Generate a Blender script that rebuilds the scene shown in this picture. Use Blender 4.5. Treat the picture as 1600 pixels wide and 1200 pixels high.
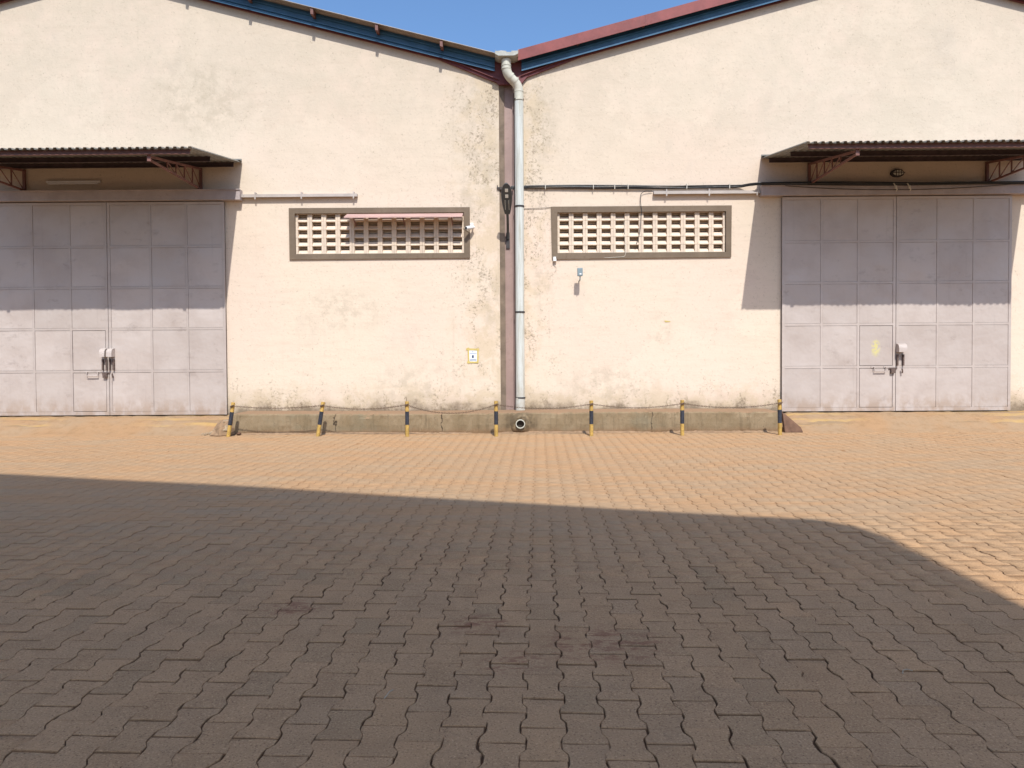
import bpy, math, random
import numpy as np
from mathutils import Vector, Matrix
from math import radians as R, sin, cos, pi

random.seed(7)
rng = np.random.default_rng(11)
scene = bpy.context.scene
for o in list(bpy.data.objects):
    bpy.data.objects.remove(o)
col = scene.collection

# ------------------------------------------------------------------ camera
cam_d = bpy.data.cameras.new("camera")
cam = bpy.data.objects.new("camera", cam_d)
col.objects.link(cam)
cam_d.sensor_width = 36.0
cam_d.lens = 1100 / 1600 * 36
cam_d.shift_y = -22 / 1600
cam_d.clip_start = 0.05
cam_d.clip_end = 3000
cam.matrix_world = (Matrix.Translation((0, 0, 1.4)) @ Matrix.Rotation(R(0.42), 4, 'Z')
                    @ Matrix.Rotation(R(90 - 1.2), 4, 'X') @ Matrix.Rotation(R(-0.35), 4, 'Z'))
scene.camera = cam

# ------------------------------------------------------------------ sky and sun
SUN = Vector((-0.18, 1.0, -1.25)).normalized()          # direction the light travels
elev = math.asin(-SUN.z)
azim = math.atan2(-SUN.x, -SUN.y)
world = bpy.data.worlds.new("World")
scene.world = world
world.use_nodes = True
wn = world.node_tree
wn.nodes.clear()
sky = wn.nodes.new('ShaderNodeTexSky')
sky.sky_type = 'NISHITA'
sky.sun_disc = False
sky.sun_elevation = elev
sky.sun_rotation = azim
sky.altitude = 1150
sky.air_density = 1.5
sky.dust_density = 6.0
sky.ozone_density = 9.5
bg = wn.nodes.new('ShaderNodeBackground')
bg.inputs['Strength'].default_value = 0.15
wo = wn.nodes.new('ShaderNodeOutputWorld')
wn.links.new(sky.outputs[0], bg.inputs['Color'])
wn.links.new(bg.outputs[0], wo.inputs['Surface'])

sd = bpy.data.lights.new("sun", 'SUN')
sd.energy = 4.0
sd.angle = R(0.53)
sd.color = (1.0, 0.985, 0.95)
sun = bpy.data.objects.new("sun", sd)
col.objects.link(sun)
sun.location = (6, -20, 40)
sun.rotation_euler = SUN.to_track_quat('-Z', 'Y').to_euler()

scene.view_settings.view_transform = 'Standard'
scene.view_settings.look = 'None'
scene.view_settings.gamma = 1.0
scene.view_settings.use_curve_mapping = False
scene.view_settings.exposure = 0.34

# ------------------------------------------------------------------ node helpers
class NT:
    def __init__(self, name, rough=0.7, metallic=0.0, spec=0.4):
        self.m = bpy.data.materials.new(name)
        self.m.use_nodes = True
        self.t = self.m.node_tree
        self.b = self.t.nodes['Principled BSDF']
        self.b.inputs['Roughness'].default_value = rough
        self.b.inputs['Metallic'].default_value = metallic
        self.b.inputs['Specular IOR Level'].default_value = spec
    def n(self, ty, **kw):
        x = self.t.nodes.new(ty)
        for k, v in kw.items():
            setattr(x, k, v)
        return x
    def put(self, sock, v):
        if isinstance(v, bpy.types.NodeSocket):
            self.t.links.new(v, sock)
        elif isinstance(v, (tuple, list)) and len(v) == 3 and sock.type == 'RGBA':
            sock.default_value = (*v, 1)
        else:
            sock.default_value = v
    def pos(self):
        return self.n('ShaderNodeNewGeometry').outputs['Position']
    def obj(self):
        return self.n('ShaderNodeTexCoord').outputs['Object']
    def rnd(self):
        return self.n('ShaderNodeObjectInfo').outputs['Random']
    def attr(self, name):
        return self.n('ShaderNodeAttribute', attribute_name=name).outputs['Fac']
    def scale(self, vec, s):
        x = self.n('ShaderNodeVectorMath', operation='MULTIPLY')
        self.put(x.inputs[0], vec)
        x.inputs[1].default_value = s
        return x.outputs[0]
    def sep(self, vec):
        x = self.n('ShaderNodeSeparateXYZ')
        self.put(x.inputs[0], vec)
        return x.outputs
    def noise(self, vec, s, detail=4, rough=0.55, dist=0.0):
        x = self.n('ShaderNodeTexNoise')
        self.put(x.inputs['Vector'], vec)
        x.inputs['Scale'].default_value = s
        x.inputs['Detail'].default_value = detail
        x.inputs['Roughness'].default_value = rough
        x.inputs['Distortion'].default_value = dist
        return x.outputs['Fac']
    def math(self, op, a, b=0.0, c=0.0, clamp=False):
        x = self.n('ShaderNodeMath', operation=op, use_clamp=clamp)
        self.put(x.inputs[0], a)
        self.put(x.inputs[1], b)
        self.put(x.inputs[2], c)
        return x.outputs[0]
    def step(self, v, lo, hi, a=0.0, b=1.0):
        x = self.n('ShaderNodeMapRange', interpolation_type='SMOOTHSTEP')
        self.put(x.inputs['Value'], v)
        x.inputs['From Min'].default_value = lo
        x.inputs['From Max'].default_value = hi
        x.inputs['To Min'].default_value = a
        x.inputs['To Max'].default_value = b
        return x.outputs['Result']
    def mix(self, f, a, b, mode='MIX'):
        x = self.n('ShaderNodeMix', data_type='RGBA', blend_type=mode)
        self.put(x.inputs[0], f)
        self.put(x.inputs[6], a)
        self.put(x.inputs[7], b)
        return x.outputs[2]
    def ramp(self, f, stops, interp='LINEAR'):
        x = self.n('ShaderNodeValToRGB')
        self.put(x.inputs[0], f)
        e = x.color_ramp.elements
        x.color_ramp.interpolation = interp
        while len(e) < len(stops):
            e.new(0.5)
        for i, (p, c) in enumerate(stops):
            e[i].position = p
            e[i].color = (*c, 1)
        return x.outputs[0]
    def near(self, vec, p, r, sx=1.0, sy=1.0, sz=1.0):
        """1 at p falling to 0 at distance r"""
        d = self.n('ShaderNodeVectorMath', operation='SUBTRACT')
        self.put(d.inputs[0], vec)
        d.inputs[1].default_value = p
        s = self.scale(d.outputs[0], (sx, sy, sz))
        l = self.n('ShaderNodeVectorMath', operation='LENGTH')
        self.put(l.inputs[0], s)
        return self.step(l.outputs['Value'], r * 0.35, r, 1.0, 0.0)
    def color(self, c):
        self.put(self.b.inputs['Base Color'], c)
    def rough(self, v):
        self.put(self.b.inputs['Roughness'], v)
    def bump(self, h, strength=0.3, dist=0.01):
        x = self.n('ShaderNodeBump')
        x.inputs['Strength'].default_value = strength
        x.inputs['Distance'].default_value = dist
        self.put(x.inputs['Height'], h)
        self.t.links.new(x.outputs[0], self.b.inputs['Normal'])

def paint(name, c, rough=0.5, var=0.12, metallic=0.0, dirt=(0.16, 0.12, 0.09), dirt_amt=0.35, scale=6.0, bump=0.08):
    """an ordinary painted or bare surface with uneven tone, dirt blotches and fine relief"""
    k = NT(name, rough, metallic)
    p = k.pos()
    n1 = k.noise(p, scale, 5, 0.6)
    n2 = k.noise(p, scale * 7, 3, 0.6)
    r = k.rnd()
    dark = tuple(x * (1 - var * 1.6) for x in c)
    light = tuple(min(1, x * (1 + var)) for x in c)
    base = k.mix(k.step(n1, 0.3, 0.7), dark, light)
    base = k.mix(k.math('MULTIPLY', r, 0.25), base, dark)
    d = k.math('MULTIPLY', k.step(n2, 0.52, 0.75), k.step(n1, 0.4, 0.65))
    base = k.mix(k.math('MULTIPLY', d, dirt_amt), base, dirt)
    k.color(base)
    k.rough(k.step(n2, 0.2, 0.8, max(0.1, rough - 0.12), min(1, rough + 0.15)))
    k.bump(k.noise(p, 90, 3), bump, 0.004)
    return k.m

M = {}
YW = 13.35        # face of the warehouse walls
# ---- plastered wall, cream paint with pits, mildew near the ground and by the gutter
def wall_mat():
    k = NT('cream_plaster', 0.85, spec=0.25)
    p = k.pos()
    s = k.sep(p)
    big = k.noise(p, 0.45, 3, 0.6)
    mid = k.noise(p, 2.3, 4, 0.65)
    brush = k.noise(k.scale(p, (1.2, 1.0, 9.0)), 1.6, 4, 0.65)
    base = k.mix(k.step(big, 0.38, 0.62), (0.665, 0.530, 0.419), (0.654, 0.541, 0.419))
    base = k.mix(k.math('MULTIPLY', k.step(s[2], 3.0, 6.8), k.step(mid, 0.2, 0.7, 0.35, 1.0)), base, (0.553, 0.468, 0.360))
    base = k.mix(k.math('MULTIPLY', k.step(brush, 0.46, 0.74), 0.26), base, (0.512, 0.414, 0.309))
    valley = k.step(k.math('ABSOLUTE', k.math('ADD', s[0], 0.25)), 0.30, 1.45, 1.0, 0.0)
    foot = k.step(s[2], 0.40, 1.25, 1.0, 0.0)
    zone = k.math('MAXIMUM', valley, foot)
    # old water-stained patches, yellowed
    peel = k.noise(p, 2.1, 6, 0.72, 0.4)
    pm = k.step(k.math('ADD', peel, k.math('MULTIPLY', zone, 0.15)), 0.57, 0.72)
    base = k.mix(k.math('MULTIPLY', pm, k.math('MULTIPLY_ADD', zone, 0.50, 0.10)), base, (0.528, 0.419, 0.277))
    # grey smears
    sm = k.step(k.noise(k.scale(p, (1, 1, 0.6)), 1.1, 5, 0.7), 0.56, 0.76)
    base = k.mix(k.math('MULTIPLY', sm, 0.24), base, (0.406, 0.361, 0.300))
    # squarish repair patches, a shade paler or greyer
    vor = k.n('ShaderNodeTexVoronoi', distance='CHEBYCHEV')
    wob = k.math('MULTIPLY', k.math('SUBTRACT', k.noise(p, 1.6, 4, 0.65), 0.5), 1.1)
    cmb = k.n('ShaderNodeCombineXYZ')
    k.put(cmb.inputs[0], k.math('MULTIPLY_ADD', s[0], 0.42, wob))
    k.put(cmb.inputs[2], k.math('MULTIPLY_ADD', s[2], 0.55, wob))
    k.put(vor.inputs['Vector'], cmb.outputs[0])
    vor.inputs['Scale'].default_value = 1.0
    cell = k.sep(vor.outputs['Color'])[0]
    base = k.mix(k.math('MULTIPLY', k.step(cell, 0.55, 0.60), 0.10), base, (0.568, 0.479, 0.384))
    base = k.mix(k.math('MULTIPLY', k.step(cell, 0.22, 0.18), 0.14), base, (0.710, 0.612, 0.485))
    # damp marks and rubbed places with their own outline
    marks = None
    for q, r, sx, sz in (((-0.85, 0, 6.15), 0.42, 1.0, 0.7), ((-0.62, 0, 5.1), 0.40, 1.1, 0.5), ((-0.48, 0, 2.45), 0.36, 1.4, 0.55), ((-0.75, 0, 4.35), 0.45, 0.9, 0.9),
                         ((0.50, 0, 5.7), 0.40, 1.3, 0.5), ((0.48, 0, 2.75), 0.33, 1.6, 0.55), ((-1.9, 0, 0.85), 0.55, 0.6, 1.3), ((1.75, 0, 0.8), 0.55, 0.55, 1.3),
                         ((-3.3, 0, 2.25), 0.5, 0.6, 1.2), ((-5.9, 0, 6.3), 0.8, 0.8, 1.1), ((2.7, 0, 1.85), 0.25, 1.0, 0.8)):
        v = k.near(p, (q[0], YW, q[2]), r * 1.3, sx, 0.0, sz)
        marks = v if marks is None else k.math('MAXIMUM', marks, v)
    mk = k.math('MULTIPLY', marks, k.step(k.noise(p, 5.0, 5, 0.7), 0.42, 0.62))
    base = k.mix(k.math('MULTIPLY', mk, 0.42), base, (0.400, 0.335, 0.245))
    # vertical drip streaks
    drip = k.step(k.noise(k.scale(p, (7.0, 1.0, 0.28)), 1.5, 3, 0.6), 0.58, 0.80)
    base = k.mix(k.math('MULTIPLY', drip, k.math('MULTIPLY_ADD', valley, 0.40, 0.14)), base, (0.406, 0.332, 0.244))
    # small scuffs and trowel scratches
    scr = k.step(k.noise(k.scale(p, (4.0, 1.0, 17.0)), 2.2, 3, 0.7), 0.66, 0.76)
    base = k.mix(k.math('MULTIPLY', scr, 0.18), base, (0.355, 0.293, 0.220))
    # pits and mildew specks, thick by the gutter and along the foot
    pit = k.noise(p, 27, 3, 0.75)
    lowm = k.step(k.noise(k.scale(p, (1.5, 1.0, 0.75)), 1.9, 5, 0.7), 0.43, 0.60)
    pz = k.math('MULTIPLY', k.math('MULTIPLY_ADD', zone, 0.150, 0.012), lowm)
    pq = k.math('ADD', pit, pz)
    haze = k.step(pq, 0.56, 0.72)
    base = k.mix(k.math('MULTIPLY', haze, 0.36), base, (0.335, 0.268, 0.184))
    pk = k.step(pq, 0.675, 0.765)
    base = k.mix(k.math('MULTIPLY', pk, 0.48), base, (0.122, 0.094, 0.065))
    # splash dirt along the foot
    edge = k.math('MULTIPLY_ADD', k.math('SUBTRACT', mid, 0.5), -0.60, s[2])
    gr = k.step(edge, 0.34, 0.84, 1.0, 0.0)
    base = k.mix(k.math('MULTIPLY', gr, 0.45), base, (0.335, 0.249, 0.153))
    gr2 = k.step(k.math('MULTIPLY_ADD', k.math('SUBTRACT', pit, 0.5), -0.15, edge), 0.33, 0.53, 1.0, 0.0)
    base = k.mix(k.math('MULTIPLY', gr2, 0.72), base, (0.122, 0.087, 0.054))
    k.color(base)
    h = k.math('MULTIPLY_ADD', k.noise(k.scale(p, (0.7, 1, 1.2)), 26, 3, 0.7), k.step(mid, 0.35, 0.65, 0.15, 0.8), k.math('MULTIPLY', k.noise(p, 3.2, 3), 2.0))
    k.bump(h, 0.26, 0.014)
    return k.m
M['wall'] = wall_mat()

# ---- yard dust towards the warehouses, its reach also set to tone the sunlit paving
def dust_sunlit_mask(k, p):
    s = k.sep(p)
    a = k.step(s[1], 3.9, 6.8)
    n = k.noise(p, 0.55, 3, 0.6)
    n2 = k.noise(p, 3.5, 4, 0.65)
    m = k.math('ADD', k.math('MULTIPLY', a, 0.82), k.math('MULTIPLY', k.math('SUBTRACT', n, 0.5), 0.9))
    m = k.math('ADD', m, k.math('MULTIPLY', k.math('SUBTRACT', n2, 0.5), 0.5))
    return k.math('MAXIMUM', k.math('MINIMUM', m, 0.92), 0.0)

MUD = [((0.42, 3.36, 0), 0.30), ((-1.25, 3.87, 0), 0.17), ((-0.02, 3.17, 0), 0.16), ((-0.2, 3.6, 0), 0.18)]
def mud_mask(k, p):
    out = None
    for q, r in MUD:
        v = k.near(p, q, r, 0.75, 1.0, 0.0)
        out = v if out is None else k.math('MAXIMUM', out, v)
    return k.math('MULTIPLY', out, k.step(k.noise(k.scale(p, (0.6, 1.3, 1)), 14, 5, 0.75), 0.46, 0.60))

def paver_mat():
    k = NT('concrete_paver', 0.88, spec=0.25)
    p = k.pos()
    a = k.attr('tone')
    e = k.attr('edge')
    base = k.ramp(a, [(0.0, (0.340, 0.208, 0.107)), (0.3, (0.432, 0.250, 0.124)), (0.55, (0.385, 0.232, 0.121)), (0.8, (0.452, 0.258, 0.125)), (1.0, (0.375, 0.219, 0.109))])
    blot = k.noise(p, 4.5, 4, 0.7)
    base = k.mix(k.math('MULTIPLY', k.step(blot, 0.42, 0.68), 0.40), base, (0.275, 0.157, 0.078))
    worn = k.noise(p, 1.1, 5, 0.6)
    base = k.mix(k.math('MULTIPLY', k.step(worn, 0.5, 0.72), 0.45), base, (0.430, 0.238, 0.113))
    grain = k.noise(p, 120, 2, 0.8)
    base = k.mix(k.math('MULTIPLY', k.step(grain, 0.56, 0.70), 0.7), base, (0.640, 0.410, 0.211))
    base = k.mix(k.math('MULTIPLY', k.step(grain, 0.45, 0.28), 0.85), base, (0.115, 0.062, 0.031))
    d = dust_sunlit_mask(k, p)
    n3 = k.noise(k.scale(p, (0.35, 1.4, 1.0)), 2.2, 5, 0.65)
    dust_sunlit_tone = k.mix(k.step(n3, 0.35, 0.65), (0.392, 0.230, 0.116), (0.352, 0.240, 0.142))
    base = k.mix(d, base, dust_sunlit_tone)
    base = k.mix(k.math('MULTIPLY', mud_mask(k, p), 0.75), base, (0.220, 0.085, 0.045))
    # soil left in the chamfers
    base = k.mix(k.math('MULTIPLY', e, k.math('SUBTRACT', 0.60, k.math('MULTIPLY', d, 0.52))), base, (0.120, 0.062, 0.031))
    k.color(base)
    h = k.math('MULTIPLY_ADD', k.noise(p, 28, 3, 0.65), 2.0, k.noise(p, 120, 2, 0.8))
    k.bump(h, 0.6, 0.006)
    return k.m
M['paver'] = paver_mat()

def joint_mat():
    k = NT('joint_soil', 0.95, spec=0.15)
    p = k.pos()
    d = dust_sunlit_mask(k, p)
    base = k.mix(k.noise(p, 30, 3), (0.060, 0.032, 0.017), (0.140, 0.073, 0.037))
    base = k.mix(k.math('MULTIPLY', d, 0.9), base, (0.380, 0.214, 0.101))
    k.color(base)
    k.bump(k.noise(p, 60, 4), 0.5, 0.01)
    return k.m
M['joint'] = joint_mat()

def ramp_mat():
    k = NT('dusty_concrete_ramp', 0.9, spec=0.2)
    p = k.pos()
    s = k.sep(p)
    base = k.mix(k.step(k.noise(p, 1.3, 4), 0.35, 0.65), (0.332, 0.200, 0.104), (0.314, 0.212, 0.126))
    base = k.mix(k.math('MULTIPLY', k.step(k.noise(p, 7, 4, 0.7), 0.45, 0.7), 0.5), base, (0.232, 0.140, 0.068))
    # faded yellow and black hazard bands running along the slope
    wave = k.math('FRACT', k.math('MULTIPLY', k.math('ADD', s[1], k.math('MULTIPLY', s[0], 0.015)), 4.4))
    band = k.step(wave, 0.50, 0.56)
    ends = k.step(k.math('ABSOLUTE', k.math('SUBTRACT', k.math('ABSOLUTE', k.math('ADD', s[0], 0.35)), 7.4)), 0.5, 1.1)
    worn = k.step(k.noise(k.scale(p, (0.45, 3, 1)), 2.0, 6, 0.7), 0.42, 0.58)
    top = k.step(s[1], 12.72, 12.80)
    f = k.math('MULTIPLY', k.math('MULTIPLY', worn, ends), top)
    base = k.mix(k.math('MULTIPLY', f, 0.42), base, k.mix(band, (0.501, 0.318, 0.093), (0.179, 0.131, 0.077)))
    k.color(base)
    k.bump(k.math('ADD', k.noise(p, 60, 4, 0.7), k.noise(p, 9, 4)), 0.5, 0.012)
    return k.m
M['ramp'] = ramp_mat()

def ledge_mat():
    k = NT('rough_concrete', 0.92, spec=0.2)
    p = k.pos()
    s = k.sep(p)
    base = k.mix(k.step(k.noise(p, 2.0, 6, 0.65), 0.35, 0.65), (0.208, 0.151, 0.086), (0.266, 0.197, 0.119))
    base = k.mix(k.math('MULTIPLY', k.step(k.noise(k.scale(p, (9, 1, 0.8)), 1.4, 5, 0.65), 0.5, 0.72), 0.55), base, (0.117, 0.086, 0.049))
    base = k.mix(k.math('MULTIPLY', k.step(k.noise(p, 0.9, 4), 0.52, 0.68), 0.5), base, (0.190, 0.177, 0.122))
    base = k.mix(k.math('MULTIPLY', k.step(k.noise(p, 24, 5, 0.7), 0.58, 0.72), 0.6), base, (0.070, 0.048, 0.031))
    # damp patch round the drain
    wet = k.math('MULTIPLY', k.near(p, (0.06, 12.6, 0.16), 0.42, 1, 0, 1), k.step(k.noise(p, 8, 5), 0.35, 0.55))
    base = k.mix(k.math('MULTIPLY', wet, 0.65), base, (0.060, 0.043, 0.027))
    # hairline cracks
    nz = k.math('MULTIPLY', k.math('SUBTRACT', k.noise(p, 9, 4), 0.5), 0.16)
    cr = None
    for x0 in (-3.28, -1.36, 2.4):
        c = k.step(k.math('ABSOLUTE', k.math('ADD', k.math('SUBTRACT', s[0], x0), nz)), 0.004, 0.011, 1.0, 0.0)
        cr = c if cr is None else k.math('MAXIMUM', cr, c)
    base = k.mix(k.math('MULTIPLY', cr, 0.85), base, (0.032, 0.022, 0.016))
    # dust lies on the flat top
    nz_ = k.sep(k.n('ShaderNodeNewGeometry').outputs['Normal'])[2]
    base = k.mix(k.step(nz_, 0.6, 0.9, 0.0, 0.8), base, (0.278, 0.171, 0.100))
    # splashed earth along the foot
    ft = k.step(k.math('ADD', s[2], k.math('MULTIPLY', k.noise(p, 5, 5), -0.12)), -0.05, 0.06, 1.0, 0.0)
    base = k.mix(k.math('MULTIPLY', ft, 0.7), base, (0.228, 0.135, 0.073))
    k.color(base)
    k.bump(k.math('SUBTRACT', k.math('ADD', k.noise(p, 70, 4, 0.7), k.math('MULTIPLY', k.noise(p, 11, 5), 2)), k.math('MULTIPLY', cr, 2)), 0.5, 0.012)
    return k.m
M['ledge'] = ledge_mat()

def gate_mat(name, c):
    k = NT(name, 0.42, spec=0.45)
    p = k.pos()
    s = k.sep(p)
    r = k.rnd()
    base = k.mix(r, tuple(x * 0.95 for x in c), tuple(min(1, x * 1.05) for x in c))
    n = k.noise(p, 1.5, 5, 0.6)
    base = k.mix(k.math('MULTIPLY', k.step(n, 0.42, 0.66), 0.42), base, (c[0] * 0.80, c[1] * 0.76, c[2] * 0.74))
    g = k.step(k.noise(k.scale(p, (1, 1, 1.6)), 3.2, 6, 0.7), 0.56, 0.72)
    base = k.mix(k.math('MULTIPLY', g, 0.42), base, (0.270, 0.215, 0.185))
    st = k.step(k.noise(k.scale(p, (14, 1, 0.5)), 1.2, 4), 0.60, 0.76)
    base = k.mix(k.math('MULTIPLY', st, 0.24), base, (0.300, 0.250, 0.220))
    foot = k.math('MULTIPLY', k.step(s[2], 0.32, 0.75, 1.0, 0.0), k.step(k.noise(k.scale(p, (1, 1, 0.6)), 6, 5), 0.36, 0.62))
    base = k.mix(k.math('MULTIPLY', foot, 0.60), base, (0.300, 0.200, 0.130))
    spot = k.math('MULTIPLY', k.near(p, (6.74, 13.28, 1.50), 0.17, 1.5, 0, 0.8), k.step(k.noise(p, 22, 4), 0.42, 0.55))
    base = k.mix(k.math('MULTIPLY', spot, 0.6), base, (0.620, 0.560, 0.140))
    k.color(base)
    k.rough(k.step(n, 0.2, 0.8, 0.34, 0.55))
    k.bump(k.math('ADD', k.math('MULTIPLY', k.noise(p, 2.2, 3), 4.5), k.math('MULTIPLY', k.noise(p, 120, 2), 0.06)), 0.12, 0.05)
    return k.m
M['gate'] = gate_mat('lilac_grey_gate_paint', (0.460, 0.392, 0.348))
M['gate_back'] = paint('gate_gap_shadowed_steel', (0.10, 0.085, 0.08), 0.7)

M['taupe'] = paint('taupe_paint', (0.170, 0.124, 0.083), 0.8, 0.10, scale=2.5, dirt=(0.07, 0.055, 0.04))
M['block'] = paint('cream_vent_block', (0.640, 0.520, 0.400), 0.85, 0.07, scale=7, dirt=(0.36, 0.24, 0.13), dirt_amt=0.6)
M['maroon'] = paint('maroon_steel_paint', (0.225, 0.046, 0.040), 0.5, 0.14, scale=4)
M['maroon_dark'] = paint('dark_maroon_steel_paint', (0.150, 0.038, 0.040), 0.6, 0.16, scale=4)
M['oxide'] = paint('red_oxide_steel', (0.190, 0.085, 0.068), 0.55, 0.16, scale=7)
M['purlin_dark'] = paint('dark_purlin_steel', (0.075, 0.050, 0.052), 0.55, 0.16, scale=7)
M['rust'] = paint('brown_rusted_iron', (0.130, 0.088, 0.072), 0.7, 0.2, scale=30)
M['column'] = paint('mauve_brown_steel_paint', (0.330, 0.225, 0.190), 0.55, 0.10, scale=2.5)
M['column_dark'] = paint('dirty_brown_plaster', (0.190, 0.140, 0.098), 0.85, 0.18, scale=5)
M['blue'] = paint('blue_roof_sheet', (0.032, 0.110, 0.195), 0.45, 0.15, scale=2.5, dirt=(0.12, 0.14, 0.16))
M['sheet'] = paint('weathered_roof_sheet', (0.330, 0.285, 0.240), 0.5, 0.14, scale=3)
M['sheet_under'] = paint('green_grey_roof_sheet', (0.215, 0.205, 0.180), 0.5, 0.14, scale=3)
M['galv'] = paint('galvanised_gutter', (0.400, 0.395, 0.350), 0.45, 0.12, scale=9, dirt=(0.22, 0.22, 0.2), dirt_amt=0.7)
def pipe_mat():
    k = NT('white_plastic_pipe', 0.4, spec=0.4)
    p = k.pos()
    n = k.noise(k.scale(p, (14, 14, 0.8)), 1.6, 4, 0.65)
    base = k.mix(k.step(n, 0.40, 0.72), (0.560, 0.575, 0.530), (0.400, 0.385, 0.315))
    sp = k.step(k.noise(p, 34, 3, 0.7), 0.66, 0.74)
    base = k.mix(k.math('MULTIPLY', sp, 0.6), base, (0.160, 0.130, 0.090))
    low = k.math('MULTIPLY', k.step(k.sep(p)[2], 0.35, 1.3, 1.0, 0.0), k.step(k.noise(p, 7, 4), 0.35, 0.6))
    base = k.mix(k.math('MULTIPLY', low, 0.45), base, (0.340, 0.255, 0.165))
    k.color(base)
    return k.m
M['pvc'] = pipe_mat()
M['pvc_old'] = paint('yellowed_plastic_elbow', (0.540, 0.520, 0.430), 0.4, 0.06, scale=5, dirt=(0.38, 0.34, 0.25), dirt_amt=0.5, bump=0.02)
M['rubber'] = paint('dark_clamp', (0.035, 0.030, 0.030), 0.6, 0.1)
M['void'] = paint('drain_mouth_shade', (0.030, 0.022, 0.016), 0.9, 0.1)  # near-black colour stands for the shade inside the outlet pipe
M['lintel'] = paint('lintel_grey_paint', (0.400, 0.340, 0.325), 0.5, 0.10, scale=2.5)
M['rail'] = paint('pale_steel_rail', (0.440, 0.385, 0.340), 0.5, 0.10, scale=4)
M['yellow'] = paint('chipped_yellow_paint', (0.500, 0.315, 0.080), 0.6, 0.2, scale=14, dirt=(0.10, 0.06, 0.03), dirt_amt=1.0)
M['black'] = paint('navy_black_paint', (0.028, 0.032, 0.045), 0.5, 0.2, scale=16, dirt=(0.25, 0.19, 0.13), dirt_amt=0.35)
M['chain'] = paint('rusty_chain', (0.130, 0.080, 0.052), 0.7, 0.25, metallic=0.3, scale=40)
M['lamp_body'] = paint('charcoal_lamp_housing', (0.055, 0.060, 0.060), 0.45, 0.1, scale=10)
M['led'] = paint('led_lens', (0.620, 0.600, 0.520), 0.25, 0.05, dirt_amt=0.1)
M['dark_steel'] = paint('dark_bracket_steel', (0.050, 0.042, 0.040), 0.6, 0.15, scale=10)
M['cable'] = paint('black_cable', (0.020, 0.022, 0.024), 0.5, 0.1)
M['white_wire'] = paint('white_wire', (0.560, 0.520, 0.440), 0.6, 0.08)
M['white_plastic'] = paint('white_plastic', (0.720, 0.710, 0.690), 0.35, 0.04, dirt_amt=0.2)
M['grey_box'] = paint('blue_grey_enclosure', (0.200, 0.255, 0.270), 0.45, 0.06)
M['flap'] = paint('pink_brown_sheet', (0.470, 0.300, 0.260), 0.55, 0.08, scale=3)
M['paper'] = paint('notice_paper', (0.720, 0.760, 0.800), 0.7, 0.03, dirt_amt=0.1)
M['ink'] = paint('notice_ink', (0.060, 0.070, 0.120), 0.7, 0.05)
M['ink_soft'] = paint('notice_small_print', (0.300, 0.340, 0.420), 0.7, 0.05)
M['tape'] = paint('yellow_tape', (0.560, 0.430, 0.140), 0.45, 0.08)
M['soil'] = paint('dry_soil', (0.290, 0.185, 0.105), 0.95, 0.2, scale=12, bump=0.5)
M['stone'] = paint('dusty_stone', (0.340, 0.250, 0.160), 0.9, 0.2, scale=10, bump=0.4)
M['dark_brown'] = paint('dark_brown_rough', (0.150, 0.080, 0.048), 0.9, 0.2, scale=8, bump=0.4)
M['litter'] = paint('pale_litter', (0.400, 0.330, 0.230), 0.8, 0.1)

# ------------------------------------------------------------------ mesh helpers
ORIGIN = {}

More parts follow.
